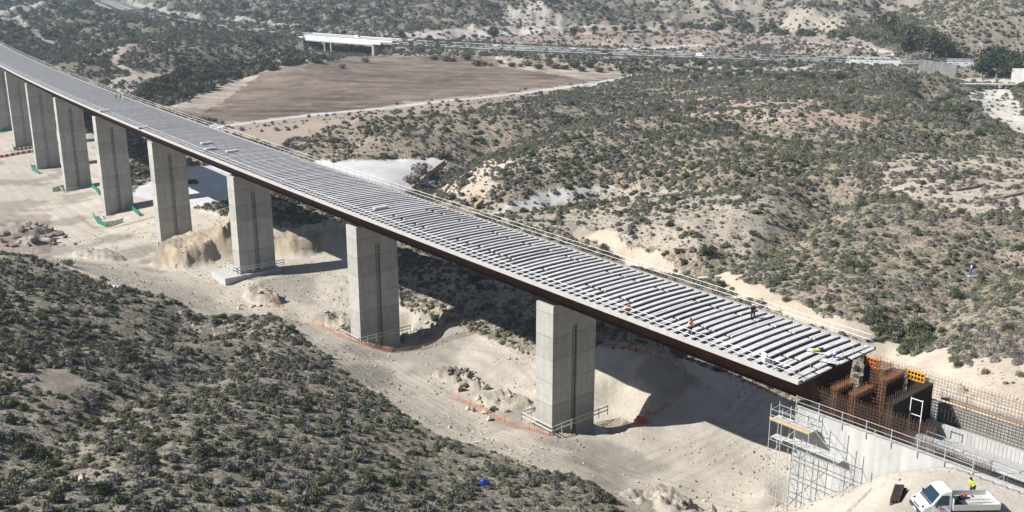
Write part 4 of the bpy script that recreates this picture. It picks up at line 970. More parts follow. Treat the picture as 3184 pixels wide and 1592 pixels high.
for pts, lab in (([(235, 545), (245, 562), (268, 572), (310, 560)], 'torn green net standing at the foot of the fifth pier'), ([(352, 545), (335, 530), (318, 528)], 'green net on the right side of the fifth pier foot'),
                 ([(133, 483), (150, 480), (165, 474)], 'low green net at the left foot of the sixth pier'), ([(250, 492), (240, 478), (228, 470)], 'green net on the right foot of the sixth pier'),
                 ([(77, 415), (80, 428), (98, 438)], 'green net panel at the left foot of the seventh pier'), ([(32, 370), (36, 378), (75, 372)], 'green net panel at the foot of the eighth pier'),
                 ([(-10, 330), (0, 333), (32, 328)], 'green net panel at the left edge of the picture')):
    ribbon('debris_net', lab, pts, 1.5, M['greennet'], cat='debris net', group='green debris nets at pier feet')
# red and white plastic barriers
nb = 0
for (u0, v0, u1, v1, n) in ((42, 379, 88, 372, 9), (0, 397, 90, 381, 13)):
    a = np.array(G(u0, v0)); b = np.array(G(u1, v1))
    for i in range(n):
        c = a + (b - a) * (i + .5) / n; c[2] = H(c[0], c[1]); red = (i % 2 == 0); L_ = np.linalg.norm((b - a)[:2]) / n * .96
        o = MB()
        prism = [(-.3, 0), (.3, 0), (.28, .2), (.12, .45), (.1, .9), (-.1, .9), (-.12, .45), (-.28, .2)]
        vs = [(-L_ / 2, y, z) for y, z in prism] + [(L_ / 2, y, z) for y, z in prism]; k = len(prism)
        o.add(vs, [(j, (j + 1) % k, k + (j + 1) % k, k + j) for j in range(k)] + [tuple(range(k))[::-1], tuple(range(k, 2 * k))])
        o = o.build('road_barrier', M['red'] if red else M['white']); o.location = c; o.rotation_euler = (0, 0, math.atan2(b[1] - a[1], b[0] - a[0]))
        tag(o, '%s plastic road barrier in the %s row at the far left' % ('red' if red else 'white', 'upper' if v0 < 390 else 'lower'), 'barrier', 'red and white barriers beside the eighth pier'); nb += 1
# boulders and rubble
def heap(u, v, n, spread, size, mt, lab, grp):
    c = np.array(G(u, v)); ms = [MB().blob((0, 0, 0), 1, i * 3 + u, 1, .5, .7).build('tmp', mt).data for i in range(3)]
    for o in [o for o in COL.objects if o.name.startswith('tmp')]: bpy.data.objects.remove(o)
    for i in range(n):
        x, y = c[0] + rng.normal() * spread, c[1] + rng.normal() * spread * .6; s = size * (.5 + 1.1 * rng.random())
        o = bpy.data.objects.new('boulder', ms[i % 3]); COL.objects.link(o); o.location = (x, y, float(H(x, y)) + s * .25); o.scale = (s, s * (.7 + .5 * rng.random()), s * .8); o.rotation_euler = (rng.random(), rng.random(), rng.random() * 6)
        tag(o, lab, 'boulder', grp)
heap(1150, 945, 14, 2.2, .5, M['rockd'], 'jagged brown boulder in the heap left of the tallest pier', 'boulders in the heap left of the tallest pier')
heap(1185, 970, 8, 1.2, .5, M['rock'], 'pale boulder in the small heap left of the tallest pier', 'pale boulders left of the tallest pier')
heap(1270, 1015, 18, 3.0, .5, M['rock'], 'pale boulder on the rocky pit edge touching the tallest pier', 'boulders on the pit edge at the tallest pier')
heap(860, 815, 10, 2.0, .4, M['rock'], 'pale rock on the pit edge left of the second pier', 'rocks left of the second pier')
heap(1075, 815, 12, 2.6, .45, M['rock'], 'pale rock on the pit edge right of the second pier', 'rocks right of the second pier')
heap(655, 745, 16, 3.0, .38, M['rock'], 'pale stone on the rubble heap between the second and third piers', 'stones on the rubble heap')
heap(60, 580, 22, 6, .8, M['rockd'], 'brown boulder in the rubble field at the left edge', 'boulders in the left rubble field')
heap(100, 610, 14, 4, .7, M['rockd'], 'brown boulder at the lower part of the left rubble field', 'boulders at the low end of the left rubble field')
heap(1720, 1280, 8, 1.5, .4, M['rockd'], 'brown rock at the bottom of the haul road', 'rocks at the bottom of the haul road')
# marker post
q = gi_(2441, 697)
mp_ = thing('marker_post', 'blue and white marker post on a small concrete base in the right hand scrub', 'marker post', q)
MB().box(0, 0, .1, .9, .9, .25).build('base', M['concrete_l'], mp_); MB().lathe([(.11, .2), (.11, 1.5)], n=10).build('blue_tube', M['blue'], mp_); MB().lathe([(.13, 1.5), (.13, 1.9), (.04, 1.98)], n=10).build('white_cap', M['white'], mp_)
item('blue_sheet', MB().blob((0, 0, .3), (.45, .3, .45), 2, 2, .5), M['blue'], gi_(1220, 1225), 0, 'scrap of blue plastic caught in the near scrub', 'plastic scrap')
item('white_sack', MB().blob((0, 0, .3), (.6, .35, .4), 8, 2, .6), M['white'], gi_(293, 726), 0, 'white plastic sack lying in the near scrub', 'plastic sack')
item('pale_rock', MB().blob((0, 0, .25), (.35, .3, .5), 8, 2, .5), M['rock'], gi_(210, 1215), 0, 'pale upright rock between shrubs at bottom left', 'rock')
item('white_board', MB().box(0, 0, .1, 1.4, .12, .06), M['white'], gi_(1190, 1115), .3, 'white board lying in the scrub beside the haul road', 'board')
# retaining walls of the white pad
def wall(name, label, pts, hgt, th, mt, zoff=0):
    P = [np.array(G(*q_)) for q_ in pts]; r = thing(name, label, 'wall', P[0]); m = MB()
    for i in range(len(P) - 1):
        a, b = P[i] - P[0], P[i + 1] - P[0]; d = (b - a)[:2]; d /= np.linalg.norm(d); nn = np.array([-d[1], d[0], 0]) * th / 2
        za, zb = a + (0, 0, hgt + zoff), b + (0, 0, hgt + zoff); a = a - (0, 0, 1.5); b = b - (0, 0, 1.5)
        m.hexa([a - nn, b - nn, b + nn, a + nn], [za - nn, zb - nn, zb + nn, za + nn])
    m.build('masonry', mt, r); return r
wall('retaining_wall', 'tan masonry wall along the right edge of the white pad', [(1118, 408), (1080, 438), (1036, 476)], .9, .5, M['stonewall'])
wall('retaining_wall', 'short block of tan masonry in the gully beyond the deck', [(1195, 530), (1213, 515)], 1.6, .8, M['stonewall'])
wall('dry_stone_wall', 'low dark stone wall on the right hand hillside, upper one', [(2402, 481), (2455, 472), (2475, 466)], .45, .7, M['rockd'])
wall('dry_stone_wall', 'low dark stone wall on the right hand hillside, lower one', [(2478, 505), (2520, 500), (2576, 487)], .5, .8, M['rockd'])

# ------------------------------------------------------------------ motorway
mwv = thing('motorway', None, None) if False else None
RP = [np.array(p) for p in ROADW]
def smooth(P, n=12):
    out = []
    for i in range(len(P) - 1):
        p0, p1, p2, p3 = P[max(i - 1, 0)], P[i], P[i + 1], P[min(i + 2, len(P) - 1)]
        for k in range(n):
            t = k / n; out.append(.5 * ((2 * p1) + (-p0 + p2) * t + (2 * p0 - 5 * p1 + 4 * p2 - p3) * t * t + (-p0 + 3 * p1 - 3 * p2 + p3) * t ** 3))
    out.append(P[-1]); return np.array(out)
RS = smooth(RP)
tg = np.gradient(RS[:, :2], axis=0); tg /= np.linalg.norm(tg, axis=1)[:, None]; nrm = np.stack([-tg[:, 1], tg[:, 0], 0 * tg[:, 0]], 1)
def strip(o0, o1, z0, z1, i0=0, i1=None, mb=None):
    mb = mb or MB(); A = RS[i0:i1]; Nn = nrm[i0:i1]; n = len(A)
    vs = np.stack([A + Nn * o0 + (0, 0, z0), A + Nn * o1 + (0, 0, z0), A + Nn * o1 + (0, 0, z1), A + Nn * o0 + (0, 0, z1)], 1).reshape(-1, 3)
    fs = [(4 * i + j, 4 * i + (j + 1) % 4, 4 * i + 4 + (j + 1) % 4, 4 * i + 4 + j) for i in range(n - 1) for j in range(4)] + [(0, 1, 2, 3), (4 * n - 1, 4 * n - 2, 4 * n - 3, 4 * n - 4)]
    return mb.add(vs, fs)
RU = np.array([proj(p[0], p[1], p[2])[0] for p in RS])
def ridx(u): return int(np.argmin(np.abs(RU - u) + 1e3 * (RS[:, 1] > 1300)))
mb = MB(); strip(-17, -5, -.9, .05, mb=mb); strip(5, 17, -.9, .05, mb=mb)
tag(mb.build('motorway', M['asphalt']), kind='structure')
mb = MB(); strip(-5, 5, -.9, -.1, mb=mb); tag(mb.build('central_reserve', M['under']), kind='structure')
mb = MB()
for o_ in (-16.3, -5.7, 5.7, 16.3): strip(o_ - .1, o_ + .1, .05, .056, mb=mb)
tag(mb.build('lane_lines', M['white']), kind='structure')
for o_, lab in ((-17.4, 'steel crash barrier on the near verge of the motorway'), (-4.8, 'steel crash barrier on the near side of the motorway reserve'), (4.8, 'steel crash barrier on the far side of the motorway reserve'), (17.4, 'steel crash barrier on the far verge of the motorway')):
    tag(strip(o_ - .08, o_ + .08, .35, .8).build('crash_barrier', M['galv']), lab, 'crash barrier', 'motorway crash barriers')
hb = 0
for a in range(ridx(1010), ridx(2380), 3):
    if rng.random() < .75:
        c = RS[a]; m = MB()
        for q in range(9): m.blob((nrm[a, 0] * rng.normal() * .8 + tg[a, 0] * (q - 4) * 2.2, nrm[a, 1] * rng.normal() * .8 + tg[a, 1] * (q - 4) * 2.2, .5), (1.3, 1.1, .9), q, 1, .4)
        o = m.build('hedge', M['hedge']); o.location = c; tag(o, 'dark trimmed hedge in the motorway reserve', 'hedge', 'hedges in the motorway reserve')
def road_bridge(label, ua, ub, piers, drop):
    i0, i1 = ridx(ua), ridx(ub); c = RS[i0].copy(); r = thing('road_bridge', label, 'road bridge', (0, 0, 0))
    strip(-18.6, 18.6, -1.9, -.95, i0, i1 + 1).build('deck', M['concrete_l'], r)
    for o_ in (-18.3, -5.3, 5.3, 18.3): strip(o_ - .2, o_ + .2, -.95 if abs(o_) > 10 else .02, 1.05, i0 - 1 if i0 else 0, i1 + 2).build('parapet', M['barrier'], r)
    for u in piers:
        k = ridx(u)
        for o_ in (-17.6, 4):
            p = RS[k] + nrm[k] * o_; MB().lathe([(.9, -drop), (.8, -1.9)], (p[0], p[1], p[2]), 12).build('pier', M['concrete_l'], r)
        a_, b_ = RS[k] - nrm[k] * 18.4, RS[k] + nrm[k] * 16
        MB().bar(a_ + (0, 0, -2.3), b_ + (0, 0, -2.3), 1.1).build('crossbeam', M['concrete_l'], r)
    for k in (i0, i1):
        MB().hexa([RS[k] + nrm[k] * x + tg[k].tolist().__len__() * 0 + np.array([tg[k, 0] * y, tg[k, 1] * y, -drop]) for x, y in ((-18.5, -1), (18.5, -1), (18.5, 1), (-18.5, 1))], [RS[k] + nrm[k] * x + np.array([tg[k, 0] * y, tg[k, 1] * y, -1.92]) for x, y in ((-18.5, -1), (18.5, -1), (18.5, 1), (-18.5, 1))]).build('end_wall', M['concrete'], r)
    return r
road_bridge('white motorway bridge on slender columns across the dry river', 760, 985, (815, 862, 885), 12)
road_bridge('short white motorway underpass behind the right hand knoll', 2165, 2240, (), 7)
road_bridge('white motorway bridge beside the big dark tree at right', 2400, 2490, (), 8)
wall('retaining_wall', 'grey concrete wall below the right motorway bridge', [(2310, 178), (2360, 186), (2405, 194)], 5.0, .8, M['stain_shade_wall'], 1.5)
wall('stone_viaduct', 'white lit masonry abutment at the right picture edge below the big tree', [(2548, 204), (2600, 206)], 6.5, 3, M['concrete_l'])
cu = thing('track_culvert', 'low concrete ford with two dark openings under the farm track at right', 'culvert', gi_(2440, 218))
MB().box(12, 0, 1.2, 36, 5, .6, -.1).build('slab', M['concrete_l'], cu)
for x in (2, 14, 26): MB().box(x, -.1 * x, .4, 1.2, 5, 1.4, -.1).build('support', M['concrete'], cu)
def car(label, u, v_off, col, van=False):
    k = ridx(u); p = RS[k] + nrm[k] * v_off; r = thing('parked_car' if False else ('van' if van else 'car'), label, 'van' if van else 'car', (p[0], p[1], p[2] + .06), math.atan2(tg[k, 1], tg[k, 0]), 'cars on the motorway')
    pr = [(-2.2, .35), (2.2, .35), (2.25, .8), (1.5, .98), (.8, 1.45), (-1.5, 1.48), (-2.2, .95)] if not van else [(-2.8, .4), (2.6, .4), (2.7, 1.0), (2.1, 1.25), (1.5, 2.3), (-2.8, 2.4)]
    m = MB(); prism_body(m, pr, .9); b = m.build('body', col, r); bm_ = b.modifiers.new('b', 'BEVEL'); bm_.width = .08; bm_.segments = 2
    m = MB(); (m.box(-.3, 0, 1.2, 2.0, 1.83, .35) if not van else m.box(1.5, 0, 1.75, 1.0, 1.83, .5)); m.build('window', M['glass'], r)
    for x in (-1.4, 1.4):
        for y in (-.8, .8): MB().lathe([(.33, -.1), (.33, .1)], (x, y, .33), 12, 'y').build('wheel', M['tyre'], r)
car('white motorhome van crossing the white motorway bridge', 884, 9, M['truckwhite'], True)
car('white car on the motorway left of the tall slim tree', 1235, 9, M['truckwhite'])
car('white van on the motorway in the middle of the right half', 1772, -9, M['truckwhite'], True)
car('pale blue car on the motorway above the dark round bush at right', 1904, -9, M['alu'])
car('white car on the far carriageway right of the palms', 1417, 9, M['truckwhite'])

# ------------------------------------------------------------------ scrub
def leafmat(name, c1, c2, hue=.04):
    m = bpy.data.materials.new(name); m.use_nodes = True
    nt, N, L = NT(m); b = N['Principled BSDF']; b.inputs['Roughness'].default_value = .9; b.inputs['Specular IOR Level'].default_value = .12
    oi = N.new('ShaderNodeObjectInfo'); geo = N.new('ShaderNodeNewGeometry')
    n1 = N.new('ShaderNodeTexNoise'); n1.inputs['Scale'].default_value = .08; n1.inputs['Detail'].default_value = 3; L.new(geo.outputs['Position'], n1.inputs['Vector'])
    ad = N.new('ShaderNodeMath'); ad.operation = 'MULTIPLY_ADD'; L.new(oi.outputs['Random'], ad.inputs[0]); ad.inputs[1].default_value = .55
    mr = N.new('ShaderNodeMapRange'); mr.inputs[1].default_value = .3; mr.inputs[2].default_value = .7; mr.inputs[3].default_value = 0; mr.inputs[4].default_value = .45
    L.new(n1.outputs['Fac'], mr.inputs[0]); L.new(mr.outputs[0], ad.inputs[2])
    rp = N.new('ShaderNodeValToRGB'); rp.color_ramp.elements[0].color = (*c1, 1); rp.color_ramp.elements[1].color = (*c2, 1)
    L.new(ad.outputs[0], rp.inputs[0])
    n2 = N.new('ShaderNodeTexNoise'); n2.inputs['Scale'].default_value = 5; n2.inputs['Detail'].default_value = 3; L.new(geo.outputs['Position'], n2.inputs['Vector'])
    m2 = N.new('ShaderNodeMapRange'); m2.inputs[1].default_value = .3; m2.inputs[2].default_value = .7; m2.inputs[3].default_value = .65; m2.inputs[4].default_value = 1.35
    L.new(n2.outputs['Fac'], m2.inputs[0])
    vm = N.new('ShaderNodeVectorMath'); vm.operation = 'SCALE'; L.new(rp.outputs[0], vm.inputs[0]); L.new(m2.outputs[0], vm.inputs['Scale'])
    L.new(vm.outputs[0], b.inputs['Base Color'])
    return m
LM = [leafmat('grey green leaves', (0.111, 0.118, 0.093), (0.190, 0.189, 0.153)), leafmat('dark green leaves', (0.055, 0.070, 0.044), (0.121, 0.129, 0.083)), leafmat('olive leaves', (0.100, 0.110, 0.060), (0.180, 0.179, 0.109)),
      leafmat('dry grey twigs', (0.125, 0.112, 0.106), (0.215, 0.194, 0.185)), leafmat('mid green leaves', (0.063, 0.081, 0.047), (0.130, 0.141, 0.085)), leafmat('straw brown tufts', (0.171, 0.139, 0.093), (0.301, 0.249, 0.177))]
def leaves(mb, c, r, n, size, up=.35, squash=.8, rg=None):
    rg = rg or rng
    d = rg.normal(size=(n, 3)); d /= np.linalg.norm(d, axis=1)[:, None]
    rad = rg.random(n) ** .45
    P = d * rad[:, None] * np.array([r, r, r * squash]) + np.asarray(c)
    a = rg.normal(size=(n, 3)) * .7 + d * .6 + (0, 0, up); a /= np.linalg.norm(a, axis=1)[:, None]
    b = np.cross(a, rg.normal(size=(n, 3))); b /= np.linalg.norm(b, axis=1)[:, None] + 1e-9
    s = size * (.6 + .8 * rg.random(n))[:, None]
    v = np.stack([P - b * s * .5, P + b * s * .5, P + a * s * 1.3], 1).reshape(-1, 3)
    k = mb.n; mb.v.append(v); mb.n += 3 * n
    mb.f += [(k + 3 * i, k + 3 * i + 1, k + 3 * i + 2) for i in range(n)]
def shrub_mesh(kind):
    m = MB()
    if kind == 5:
        leaves(m, (0, 0, .12), .75, 260, .24, 1.6, .3)
    elif kind == 4:
        for q in range(6):
            a = q * 1.05 + .4; leaves(m, (.5 * math.cos(a), .5 * math.sin(a), .38 + .15 * (q % 3)), .5, 95, .15, .5, .85)
        m.blob((0, 0, .25), (.75, .75, .45), 3, 2, .3)
    else:
        for q in range(4):
            a = q * 1.6 + kind; leaves(m, (.28 * math.cos(a), .28 * math.sin(a), .32), .6, 85, .14, .45 if kind != 3 else .9, .75)
        m.blob((0, 0, .2), (.66, .66, .46), kind * 5, 2, .3)
    return m
protos = bpy.data.collections.new('shrub kinds')
KIND = ['grey-green rounded shrub', 'dark green rounded shrub', 'olive green shrub', 'dry grey-brown twiggy shrub', 'tall mid-green clumped shrub', 'straw coloured grass tuft']
PN = ['shrub_a', 'shrub_b', 'shrub_c', 'shrub_d', 'shrub_e', 'shrub_f']
VEGG = veg
def vegat(x, y):
    j = np.clip(((np.arctan2(x, y) - A0) / (A1 - A0) * (NA - 1)).round().astype(int), 0, NA - 1)
    i = np.clip(((np.log(np.hypot(x, y)) - math.log(R0)) / math.log(R1 / R0) * (NR - 1)).round().astype(int), 0, NR - 1)
    return VEGG[i, j], C[i, j]
def sample(ra, rb, dens, amin=-36, amax=36):
    area = R_(amax - amin) * (rb ** 2 - ra ** 2) / 2; n = int(area * dens)
    r = np.sqrt(rng.random(n) * (rb ** 2 - ra ** 2) + ra ** 2); a = R_(amin) + rng.random(n) * R_(amax - amin)
    return r * np.sin(a), r * np.cos(a)
SX, SY, SR, SK = [], [], [], []
for ra, rb, dens, rmin, rmax in [(48, 190, 1.9, .16, .70), (190, 340, 1.25, .28, .95), (340, 560, .72, .38, 1.2), (560, 820, .38, .6, 1.7), (820, 1350, .13, .9, 2.6)]:
    x, y = sample(ra, rb, dens)
    v, _c = vegat(x, y)
    clump = fbm(x / 7, y / 7, 3, 71)
    keep = rng.random(len(x)) < v * np.clip(.15 + 2.1 * (clump - .2), 0, 1.2) * np.clip(.35 + 2.2 * (fbm(x / 48, y / 48, 3, 72) - .2), .3, 1.3)
    s_, t_ = to_st(x, y); keep &= ~((np.abs(t_) < 6.5) & (s_ > -34) & (s_ < 3)) & (v > .03)
    x, y, v = x[keep], y[keep], v[keep]
    rad = rmin + (rmax - rmin) * rng.random(len(x)) ** 2.1
    n1 = fbm(x / 16, y / 16, 3, 81); n2 = rng.random(len(x)); moist = fbm(x / 50, y / 50, 3, 82)
    k = np.where(n2 < .36, 0, np.where(n2 < .52, 1, np.where(n2 < .68, 2, np.where(n2 < .87, 3, np.where(n2 < .91, 4, 5)))))
    k = np.where((n1 > .58) & (k == 3), 2, k); k = np.where((n1 < .42) & (k == 1), 3, k); k = np.where((v < .5) & (k == 0), 3, k)
    rad = np.where(k == 4, rad * 1.12, np.where(k == 5, rad * .75, rad))
    SX.append(x); SY.append(y); SR.append(rad); SK.append(k)
SX, SY, SR, SK = map(np.concatenate, (SX, SY, SR, SK))
# riverside thickets: larger feathery bushes
ex = []
for poly, n, r0, r1, ks in [([(330, 245), (430, 185), (560, 178), (700, 158), (860, 150), (700, 172), (590, 200), (500, 240), (420, 265)], 230, 1.6, 3.6, (0, 2, 4)),
                            ([(940, 122), (1260, 136), (1560, 152), (2150, 166), (2150, 176), (1700, 168), (1250, 142), (940, 136)], 130, 1.2, 2.6, (1, 4, 0)),
                            ([(2330, 240), (2460, 225), (2480, 300), (2420, 330), (2380, 280)], 40, 1.2, 2.6, (0, 4)),
                            ([(1650, 66), (1900, 60), (2000, 84), (2330, 96), (2420, 150), (2250, 110), (1980, 92), (1800, 78)], 90, 1.5, 4, (1, 4)),
                            ([(2180, 800), (2330, 830), (2360, 880), (2280, 900), (2200, 860)], 50, .6, 1.4, (4, 0, 2))]:
    us = np.array([p[0] for p in poly]); vs = np.array([p[1] for p in poly]); c = 0
    while c < n:
        u, v = us.min() + rng.random() * np.ptp(us), vs.min() + rng.random() * np.ptp(vs)
        if inpoly(np.array(u), np.array(v), poly): 
            ex.append((u, v, r0 + (r1 - r0) * rng.random() ** 1.5, ks[int(rng.integers(len(ks)))])); c += 1
EP = [G(u, v) for u, v, _, _ in ex]
SX = np.append(SX, [p[0] for p in EP]); SY = np.append(SY, [p[1] for p in EP]); SR = np.append(SR, [e[2] for e in ex]); SK = np.append(SK, [e[3] for e in ex])
SZ = H(SX, SY)
pu, pv = proj(SX, SY, SZ)
size = SR / np.sqrt(SX ** 2 + SY ** 2 + (CAMZ - SZ) ** 2)
vis = (pu > -10) & (pu < 2586) & (pv > 0) & (pv < 1300)
# hidden behind the near crest?
order = np.argsort(-(size * vis))
solo = order[:296]
ps_ = {}
for k in range(6):
    q = [i for i in solo if SK[i] == k]
    if not q: q = [int(np.where(SK == k)[0][0])]; solo = np.append(solo, q)
    me_ = None
    for n_, i in enumerate(q):
        if me_ is None:
            o = shrub_mesh(k).build('shrub', LM[k]); me_ = o.data; protos.objects.link(o); ps_[k] = o.name
        else:
            o = bpy.data.objects.new('shrub', me_); COL.objects.link(o)
        o.location = (SX[i], SY[i], SZ[i] - .06); f = SR[i] / .9
        o.scale = (f, f * (.85 + .3 * random.random()), f * (.95 + .45 * random.random())); o.rotation_euler = (0, 0, random.random() * 6.28)
        far_side = pu[i] > 1500 or pv[i] < 640
        w = 'beyond the bridge deck' if far_side else 'in the scrub on the near hillside'
        tag(o, '%s %s' % (KIND[k], w), 'shrub', 'shrubs %s' % w)
names = sorted(ps_.values()); kmap = {k: names.index(v) for k, v in ps_.items()}
mask = np.ones(len(SX), bool); mask[solo] = False
P_ = np.stack([SX, SY, SZ - .06], 1)[mask]; n = len(P_)
sm = bpy.data.meshes.new('scrub'); sm.vertices.add(n); sm.vertices.foreach_set('co', P_.astype(np.float32).reshape(-1))
f = SR[mask] / .9
def attr(nm, ty, data, fld):
    a = sm.attributes.new(nm, ty, 'POINT'); a.data.foreach_set(fld, data)
attr('size', 'FLOAT_VECTOR', np.stack([f, f * (.85 + .3 * rng.random(n)), f * (.95 + .45 * rng.random(n))], 1).astype(np.float32).reshape(-1), 'vector')
attr('turn', 'FLOAT_VECTOR', np.stack([0 * f, 0 * f, rng.random(n) * 6.28], 1).astype(np.float32).reshape(-1), 'vector')
attr('kindno', 'INT', np.array([kmap[k] for k in SK[mask]], np.int32), 'value')
scrub = bpy.data.objects.new('scrub', sm); COL.objects.link(scrub); tag(scrub, 'dense low scrub covering the hillsides around the viaduct', 'scrub', kind='stuff')
gt = bpy.data.node_groups.new('scatter', 'GeometryNodeTree')
gt.interface.new_socket('Geometry', in_out='INPUT', socket_type='NodeSocketGeometry'); gt.interface.new_socket('Geometry', in_out='OUTPUT', socket_type='NodeSocketGeometry')
gi = gt.nodes.new('NodeGroupInput'); go = gt.nodes.new('NodeGroupOutput')
ci = gt.nodes.new('GeometryNodeCollectionInfo'); ci.inputs['Collection'].default_value = protos; ci.inputs['Separate Children'].default_value = True; ci.inputs['Reset Children'].default_value = True
ip = gt.nodes.new('GeometryNodeInstanceOnPoints'); ip.inputs['Pick Instance'].default_value = True
def na_(nm, ty):
    a = gt.nodes.new('GeometryNodeInputNamedAttribute'); a.data_type = ty; a.inputs['Name'].default_value = nm
    return [o for o in a.outputs if o.enabled and o.name == 'Attribute'][0]
gt.links.new(gi.outputs[0], ip.inputs['Points']); gt.links.new(ci.outputs[0], ip.inputs['Instance'])
gt.links.new(na_('kindno', 'INT'), ip.inputs['Instance Index']); gt.links.new(na_('size', 'FLOAT_VECTOR'), ip.inputs['Scale'])
e2r = gt.nodes.new('FunctionNodeEulerToRotation'); gt.links.new(na_('turn', 'FLOAT_VECTOR'), e2r.inputs[0]); gt.links.new(e2r.outputs[0], ip.inputs['Rotation'])
gt.links.new(ip.outputs[0], go.inputs[0])
md = scrub.modifiers.new('scatter', 'NODES'); md.node_group = gt
print('scrub', n)

# loose stones on the worksite, too many to count
spc = bpy.data.collections.new('stone kinds')
bl = [o for o in COL.objects if o.name.startswith('boulder')]
bl = [o for o in bl if o['label'].startswith('pale')]
for o in (bl[0], bl[1], bl[2]): spc.objects.link(o)
x, y = sample(62, 270, 1.6, -33, 33)
v_, c_ = vegat(x, y); zz = H(x, y); pu_, pv__ = proj(x, y, zz); s_, t_ = to_st(x, y)
kp = (v_ < .02) & (inpoly(pu_, pv__, PLAT) | ((s_ < 3) & (s_ > -30) & (t_ < -7))) & (rng.random(len(x)) < np.clip(3.5 * (fbm(x / 6, y / 6, 4, 55) - .42), .03, 1))
x, y, zz = x[kp], y[kp], zz[kp]; n = len(x)
st_m = bpy.data.meshes.new('loose_stones'); st_m.vertices.add(n); st_m.vertices.foreach_set('co', np.stack([x, y, zz + .02], 1).astype(np.float32).reshape(-1))
f = .05 + .22 * rng.random(n) ** 3
for nm, ty, data, fld in (('size', 'FLOAT_VECTOR', np.stack([f, f * .8, f * .7], 1).astype(np.float32).reshape(-1), 'vector'), ('turn', 'FLOAT_VECTOR', (rng.random((n, 3)) * 6).astype(np.float32).reshape(-1), 'vector'), ('kindno', 'INT', rng.integers(0, 3, n).astype(np.int32), 'value')):
    a = st_m.attributes.new(nm, ty, 'POINT'); a.data.foreach_set(fld, data)
so_ = bpy.data.objects.new('loose_stones', st_m); COL.objects.link(so_); tag(so_, 'small loose stones strewn over the pale worksite', 'stones', kind='stuff')
g2 = gt.copy(); [n_ for n_ in g2.nodes if n_.bl_idname == 'GeometryNodeCollectionInfo'][0].inputs['Collection'].default_value = spc
so_.modifiers.new('scatter', 'NODES').node_group = g2

# ------------------------------------------------------------------ trees
TM = [leafmat('eucalyptus leaves', (.055, .07, .04), (.11, .12, .065)), leafmat('dark evergreen leaves', (.025, .04, .022), (.06, .075, .04)), leafmat('bare purple twigs', (.13, .11, .105), (.2, .17, .16)), leafmat('palm fronds', (.05, .07, .035), (.11, .125, .06))]
def tree(u, v, hpx, label, kind=0, wf=.6, cat='tree', name='broadleaf_tree', r=None):
    p = np.array(G(u, v)) if r is None else np.array(WR(u, v, r)); p[2] = float(H(p[0], p[1]))
    d = math.sqrt(p[0] ** 2 + p[1] ** 2 + (CAMZ - p[2]) ** 2); h = hpx * K * d / FPX
    root = thing(name, label, cat, p, random.random() * 6)
    tr = MB().bar((0, 0, -.4), (0, 0, h * .45), .05 * h, 7, .03 * h)
    cr = MB(); nb_ = 7 if kind != 2 else 5
    for q in range(nb_):
        a = q * 2.4; rr_ = h * wf * .5 * (.25 + .55 * rng.random()); z = h * (.42 + .42 * rng.random())
        c = (rr_ * math.cos(a), rr_ * math.sin(a), z)
        tr.bar((0, 0, h * (.2 + .2 * rng.random())), (c[0] * .8, c[1] * .8, c[2] * .95), .022 * h, 5, .008 * h)
        leaves(cr, c, h * wf * .34, 130 if kind != 2 else 70, h * (.055 if kind != 2 else .03), .2, .85)
    leaves(cr, (0, 0, h * .8), h * wf * .3, 140, h * .05, .4, .75)
    if kind in (0, 1):
        for q in range(3): cr.blob((h * wf * .16 * math.cos(q * 2.1), h * wf * .16 * math.sin(q * 2.1), h * (.55 + .1 * q)), h * wf * .2, q, 1, .4)
    tr.build('trunk', M['bark'], root); cr.build('crown', TM[kind], root)
def bush(u, v, hpx, label, kind=1, grp=None, r=None):
    p = np.array(G(u, v)); d = math.hypot(p[0], p[1]); h = hpx * K * d / FPX
    m = MB()
    for q in range(4): leaves(m, (.45 * h * math.cos(q * 1.7), .45 * h * math.sin(q * 1.7), h * .45), h * .5, 70, h * .14, .4, .8)
    m.blob((0, 0, h * .35), (h * .6, h * .6, h * .4), 2, 1, .3)
    o = m.build('bush', TM[kind] if kind < 3 else LM[0]); o.location = p; tag(o, label, 'bush', grp)
tree(1240, 112, 44, 'tall slim grey-green tree behind the motorway in the centre', 0, .55)
tree(1442, 100, 32, 'round-topped grey-green tree on the pale terrace right of the tall slim tree', 0, .9)
tree(2232, 100, 64, 'big eucalyptus at the foot of the right hand hills, leftmost of the grove', 0, .85)
tree(2285, 128, 62, 'eucalyptus in the middle of the right hand grove', 0, .75)
tree(2280, 155, 66, 'narrow dark tree in front of the right hand grove', 1, .45)
tree(2340, 150, 66, 'wide eucalyptus at the front right of the grove', 0, 1.0)
tree(2380, 150, 50, 'bushy grey-green tree at the right end of the grove', 0, 1.0)
tree(2330, 118, 40, 'grey-green tree at the back of the right hand grove', 0, 1.0)
tree(2206, 140, 34, 'small reddish brown tree beside the motorway left of the grove', 2, .6)
tree(2505, 204, 74, 'big dark round tree beside the right motorway bridge', 1, 1.15)
tree(2470, 203, 46, 'dark tree left of the big round tree at right', 1, .9)
tree(2545, 200, 58, 'dark tree at the right picture edge', 1, .9)
for u, v, h_, lab in ((1495, 82, 14, 'first from the left'), (1547, 79, 11, 'second from the left'), (1571, 80, 12, 'third from the left'), (1588, 78, 12, 'fourth from the left'), (1619, 78, 12, 'fifth from the left'), (1666, 77, 11, 'last on the right')):
    tree(u, v + 4, h_ * 1.5, 'small round tree in the row on the pale terrace, ' + lab, 1, 1.1)
